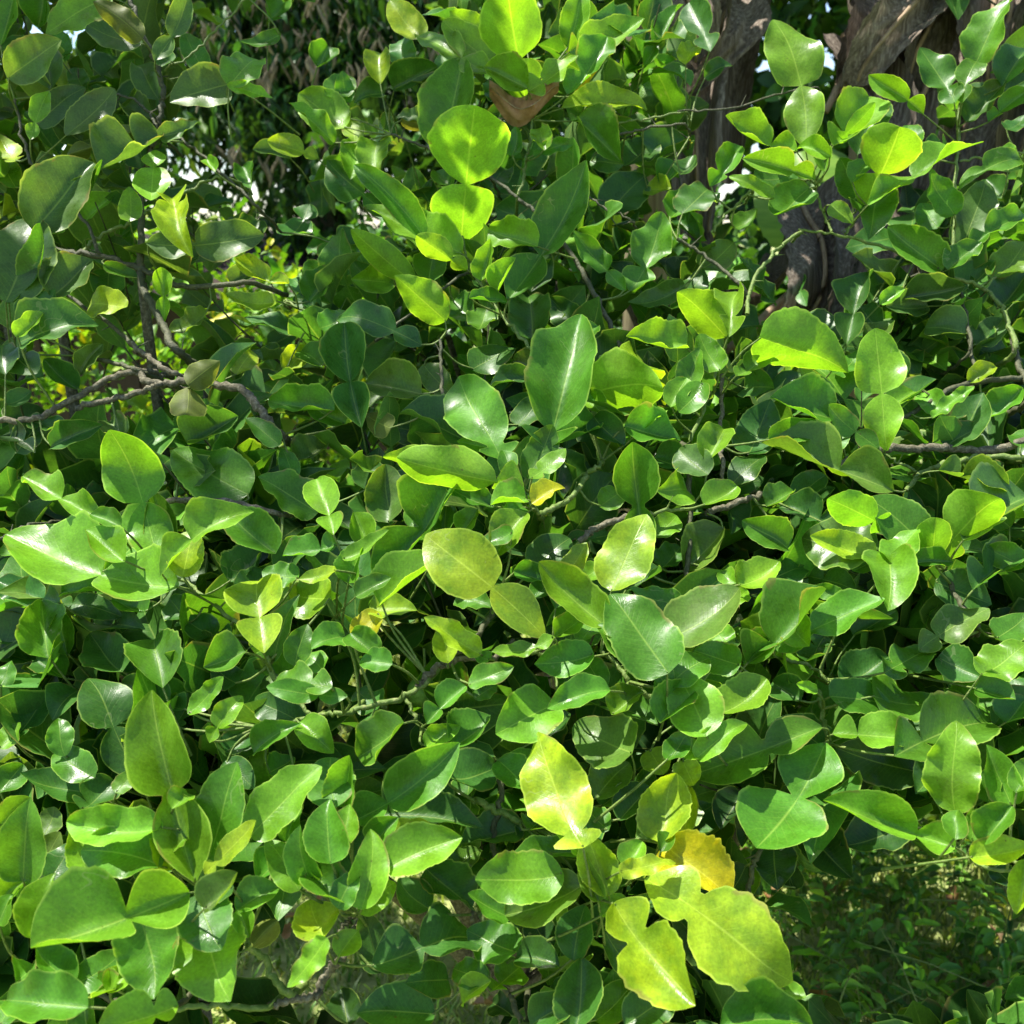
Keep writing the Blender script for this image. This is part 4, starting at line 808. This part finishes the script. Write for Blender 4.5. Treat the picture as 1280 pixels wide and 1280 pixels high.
for i in range(38):
    x, y = rngM.uniform(235, 570), rngM.uniform(-30, 190)
    p = at(x, y, rngM.uniform(4.3, 4.9))
    V = []; F = []
    for j in range(7):
        q = p + np.array([rngM.gauss(0, .035), rngM.gauss(0, .03), rngM.gauss(0, .02)]); ln = rngM.uniform(.05, .12); wd = rngM.uniform(.006, .014); an = rngM.uniform(0, 3)
        dx = np.array([math.cos(an), math.sin(an), 0]) * wd; k = len(V)
        for s in np.linspace(0, 1, 5):
            c = q + np.array([.02 * math.sin(s * 3 + j), .015 * s, -ln * s]); h = math.sin(math.pi * (.1 + .85 * s))
            V += [c - dx * h, c + np.array([0, -.01 * h, 0]), c + dx * h]
        F += [[k + 3 * a + b, k + 3 * a + b + 1, k + 3 * a + b + 4, k + 3 * a + b + 3] for a in range(4) for b in range(2)]
    obj('dry_tuft', mesh_from('dry_tuft', V, F), M_TUFT, mango, kind='stuff')

# ---------------------------------------------------------------- shed
shed = thing('shed', 'low dark shed with a corrugated roof beyond the lime trees', 'shed', (-1.75, 5.2, 0))
M_SHED = plain_material('shed_boards', (.035, .022, .016), (.075, .05, .038), 5, .85, .4, stretch=(6, 6, .5))
M_ROOF = plain_material('old_roof_sheet', (.02, .014, .011), (.05, .032, .025), 4, .8, .4)
def box(name, lo, hi, mat, parent):
    lo, hi = np.array(lo), np.array(hi)
    V = [(lo[0] if i in (0, 3, 4, 7) else hi[0], lo[1] if i in (0, 1, 4, 5) else hi[1], lo[2] if i < 4 else hi[2]) for i in range(8)]
    return obj(name, mesh_from(name, V, [[0, 3, 2, 1], [4, 5, 6, 7], [0, 1, 5, 4], [1, 2, 6, 5], [2, 3, 7, 6], [3, 0, 4, 7]], smooth=False), mat, parent)
for i in range(16):
    x = -2.9 + i * .155
    box('board', (x, 5.0 + rngM.uniform(-.004, .004), 0), (x + .148, 5.03, 1.32), M_SHED, shed)
box('wall', (-2.9, 5.04, 0), (-.42, 7.0, 1.30), M_SHED, shed)
for i in range(4):
    def rf(s, t, i=i):
        x = -3.05 + i * .70 + t * .74; return np.array([x, 4.8 + s * 2.3, 1.34 + .30 * s + .012 * math.sin(x * 62) + .004 * (i % 2)])
    sheet('roof_sheet', 6, 40, rf, M_ROOF, shed)

# ---------------------------------------------------------------- shrubs behind
rngS = random.Random(77)
def shrub(x, y, rx, ry, rz, zc, n, pal, label, leafL, name='shrub'):
    o = thing(name, label, 'shrub', (x, y, 0), 'shrubs behind the lime trees')
    obj('trunk', tube_mesh('trunk', catmull([(x, y, -.03), (x + .03, y, zc * .5), (x - .02, y + .02, zc)], 4), .035, .018, 8, .06, rngS), M_BARK, o)
    ms = Mass()
    k = 0
    while k < n:
        u, v, w_ = (rngS.uniform(-1, 1) for _ in range(3))
        rr = u * u + v * v + w_ * w_
        if rr > 1 or rr < .18: continue
        p = np.array([x + rx * u, y + ry * v, max(.05, zc + rz * w_)]); k += 1
        px, py, d = proj(p)
        if not keep(float(px), float(py), rngS, d > 2.3): continue
        dr = np.array([u, v, w_ + .5]) + np.array([rngS.gauss(0, .4) for _ in range(3)])
        shoot(ms, p, dr, rngS.uniform(.12, .26), 8, pal, rngS, leafL, hole=False, twig=False)
    ms.build('crown', M_FAR, o)
shrub(-1.25, 3.1, .85, .5, .62, 1.0, 420, {'y': 3, 'l': 4, 'm': 2, 'g': .3}, 'sunlit yellow-green shrub glowing under the dark bare branches', (.05, .09))
shrub(-.15, 3.4, .75, .5, .75, .95, 300, {'d': 4, 'm': 2, 'D': 2}, 'dark green shrub standing between the shed and the banana plant', (.06, .1))
shrub(.75, 3.7, .7, .4, .7, .9, 280, {'d': 4, 'm': 2.5, 'D': 1, 'l': .5}, 'dark green shrub growing at the foot of the banana plant', (.06, .1))
shrub(1.85, 3.6, .6, .6, .8, .95, 260, {'d': 4, 'm': 2, 'o': 1}, 'dull green shrub beside the banana plant, behind the arching lime stem', (.06, .1))
shrub(1.5, 5.2, 2.2, .8, 1.9, 2.1, 1500, {'D': 3, 'd': 3, 'm': 1, 'l': .6}, 'tall dark shrub far behind the banana plant', (.13, .22))
shrub(-3.3, 4.2, .9, .7, .9, 1.1, 260, {'m': 3, 'l': 2, 'd': 2}, 'mid green shrub at the corner of the shed', (.06, .1))

# ---------------------------------------------------------------- lawn blades and the weeds under the bush
rngG = np.random.default_rng(4)
def blades(n, xlo, xhi, ylo, yhi, hlo, hhi, name, cols, lean=.5, width=.0035):
    x = rngG.uniform(xlo, xhi, n); y = rngG.uniform(ylo, yhi, n); h = rngG.uniform(hlo, hhi, n); a = rngG.uniform(0, 6.28, n); l = rngG.normal(0, lean, (n, 2))
    base = np.stack([x, y, np.zeros(n)], 1); sd = np.stack([np.cos(a), np.sin(a), np.zeros(n)], 1) * width
    mid_ = base + np.stack([l[:, 0] * h * .35, l[:, 1] * h * .35, h * .6], 1); tip = base + np.stack([l[:, 0] * h, l[:, 1] * h, h * .95], 1)
    V = np.stack([base - sd, base + sd, mid_ + sd * .8, mid_ - sd * .8, tip + sd * .1, tip - sd * .1], 1).reshape(-1, 3)
    k = (np.arange(n) * 6)[:, None]
    F = np.concatenate([k + [[0, 1, 2, 3]], k + [[3, 2, 4, 5]]])
    c = np.array(cols)[rngG.integers(0, len(cols), n)] * np.exp(rngG.normal(0, .25, (n, 1)))
    T = np.repeat(np.concatenate([c, np.ones((n, 1))], 1), 6, 0)
    o = obj(name, mesh_from(name, V, F, np.tile([[.5, .5]], (len(V), 1)), T), M_FAR, kind='stuff')
    return o
g = blades(45000, -2.2, 1.6, 1.2, 4.2, .02, .06, 'grass', [(.26, .36, .08), (.34, .40, .12), (.42, .42, .18)])
g['label'] = 'short sunlit lawn grass seen through the gaps under the bush'; g['category'] = 'grass'
weeds = Mass(); rngW = random.Random(9)
for i in range(620):
    x, y = rngW.uniform(.18, 1.9), rngW.uniform(1.45, 3.3)
    if x < .12 + (y - 1.5) * .12: continue
    hgt = rngW.uniform(.08, .42) * (0.6 + .5 * min(1, (x - .2)))
    p = np.array([x, y, 0.0]); top = p + np.array([rngW.gauss(0, .05), rngW.gauss(0, .05), hgt])
    weeds.tw.append((catmull([p, (p + top) / 2 + [rngW.gauss(0, .01), 0, 0], top], 3), .0016, .0008))
    for j in range(rngW.randrange(5, 10)):
        t = rngW.uniform(.3, 1.0); an = rngW.uniform(0, 6.28)
        Y = norm(np.array([math.cos(an), math.sin(an), rngW.uniform(-.2, .6)])); N = np.array([rngW.gauss(0, .25), rngW.gauss(-.1, .25), 1.0])
        weeds.leaf(p + (top - p) * t, Y, N, rngW.uniform(.04, .085), tint_of(rngW.choices(['d', 'm', 'l', 'o', 'y'], [1, 4, 5, 2.5, .8])[0], rngW, .3), rngW, .7)
w = weeds.build('weeds', M_FAR, None); w['label'] = 'tangle of small-leaved weeds on the ground in the shade under the bush'; w['category'] = 'weeds'
V, F = [], []; off = 0
for (P, r0, r1) in weeds.tw:
    v, f = tube(P, r0, r1, 4, caps=False); V.append(v); F.append(np.array(f) + off); off += len(v)
for i in range(60):   # dry stalks lying in the weeds
    p = np.array([rngW.uniform(.25, 1.3), rngW.uniform(1.5, 2.6), rngW.uniform(.05, .3)]); q = p + np.array([rngW.gauss(0, .14), rngW.gauss(0, .1), rngW.gauss(0, .1)])
    v, f = tube(np.array([p, (p + q) / 2 + [0, 0, .01], q]), .002, .001, 4, caps=False); V.append(v); F.append(np.array(f) + off); off += len(v)
ws = obj('weed_stalks', mesh_from('weed_stalks', np.concatenate(V), np.concatenate(F)), M_GREENTWIG, kind='stuff')
ws['label'] = 'thin green and dry stalks among the weeds under the bush'; ws['category'] = 'stalks'

# fallen leaves on the soil and lawn
litter = Mass(); rngD = random.Random(55)
PAL['b'] = (.22, .12, .05)
for i in range(240):
    an = rngD.uniform(0, 6.28)
    litter.leaf(np.array([rngD.uniform(-1.0, 1.7), rngD.uniform(1.3, 3.2), rngD.uniform(.03, .07)]), np.array([math.cos(an), math.sin(an), rngD.gauss(0, .25)]), np.array([rngD.gauss(0, .35), rngD.gauss(0, .35), 1.0]),
                rngD.uniform(.05, .10), tint_of(rngD.choices(['b', 'g', 'o', 'y'], [5, 1, 1, .6])[0], rngD, .3), rngD)
lt = litter.build('leaf_litter', M_FAR, None); lt['label'] = 'brown and yellow fallen leaves lying on the lawn under the bush'; lt['category'] = 'leaf litter'
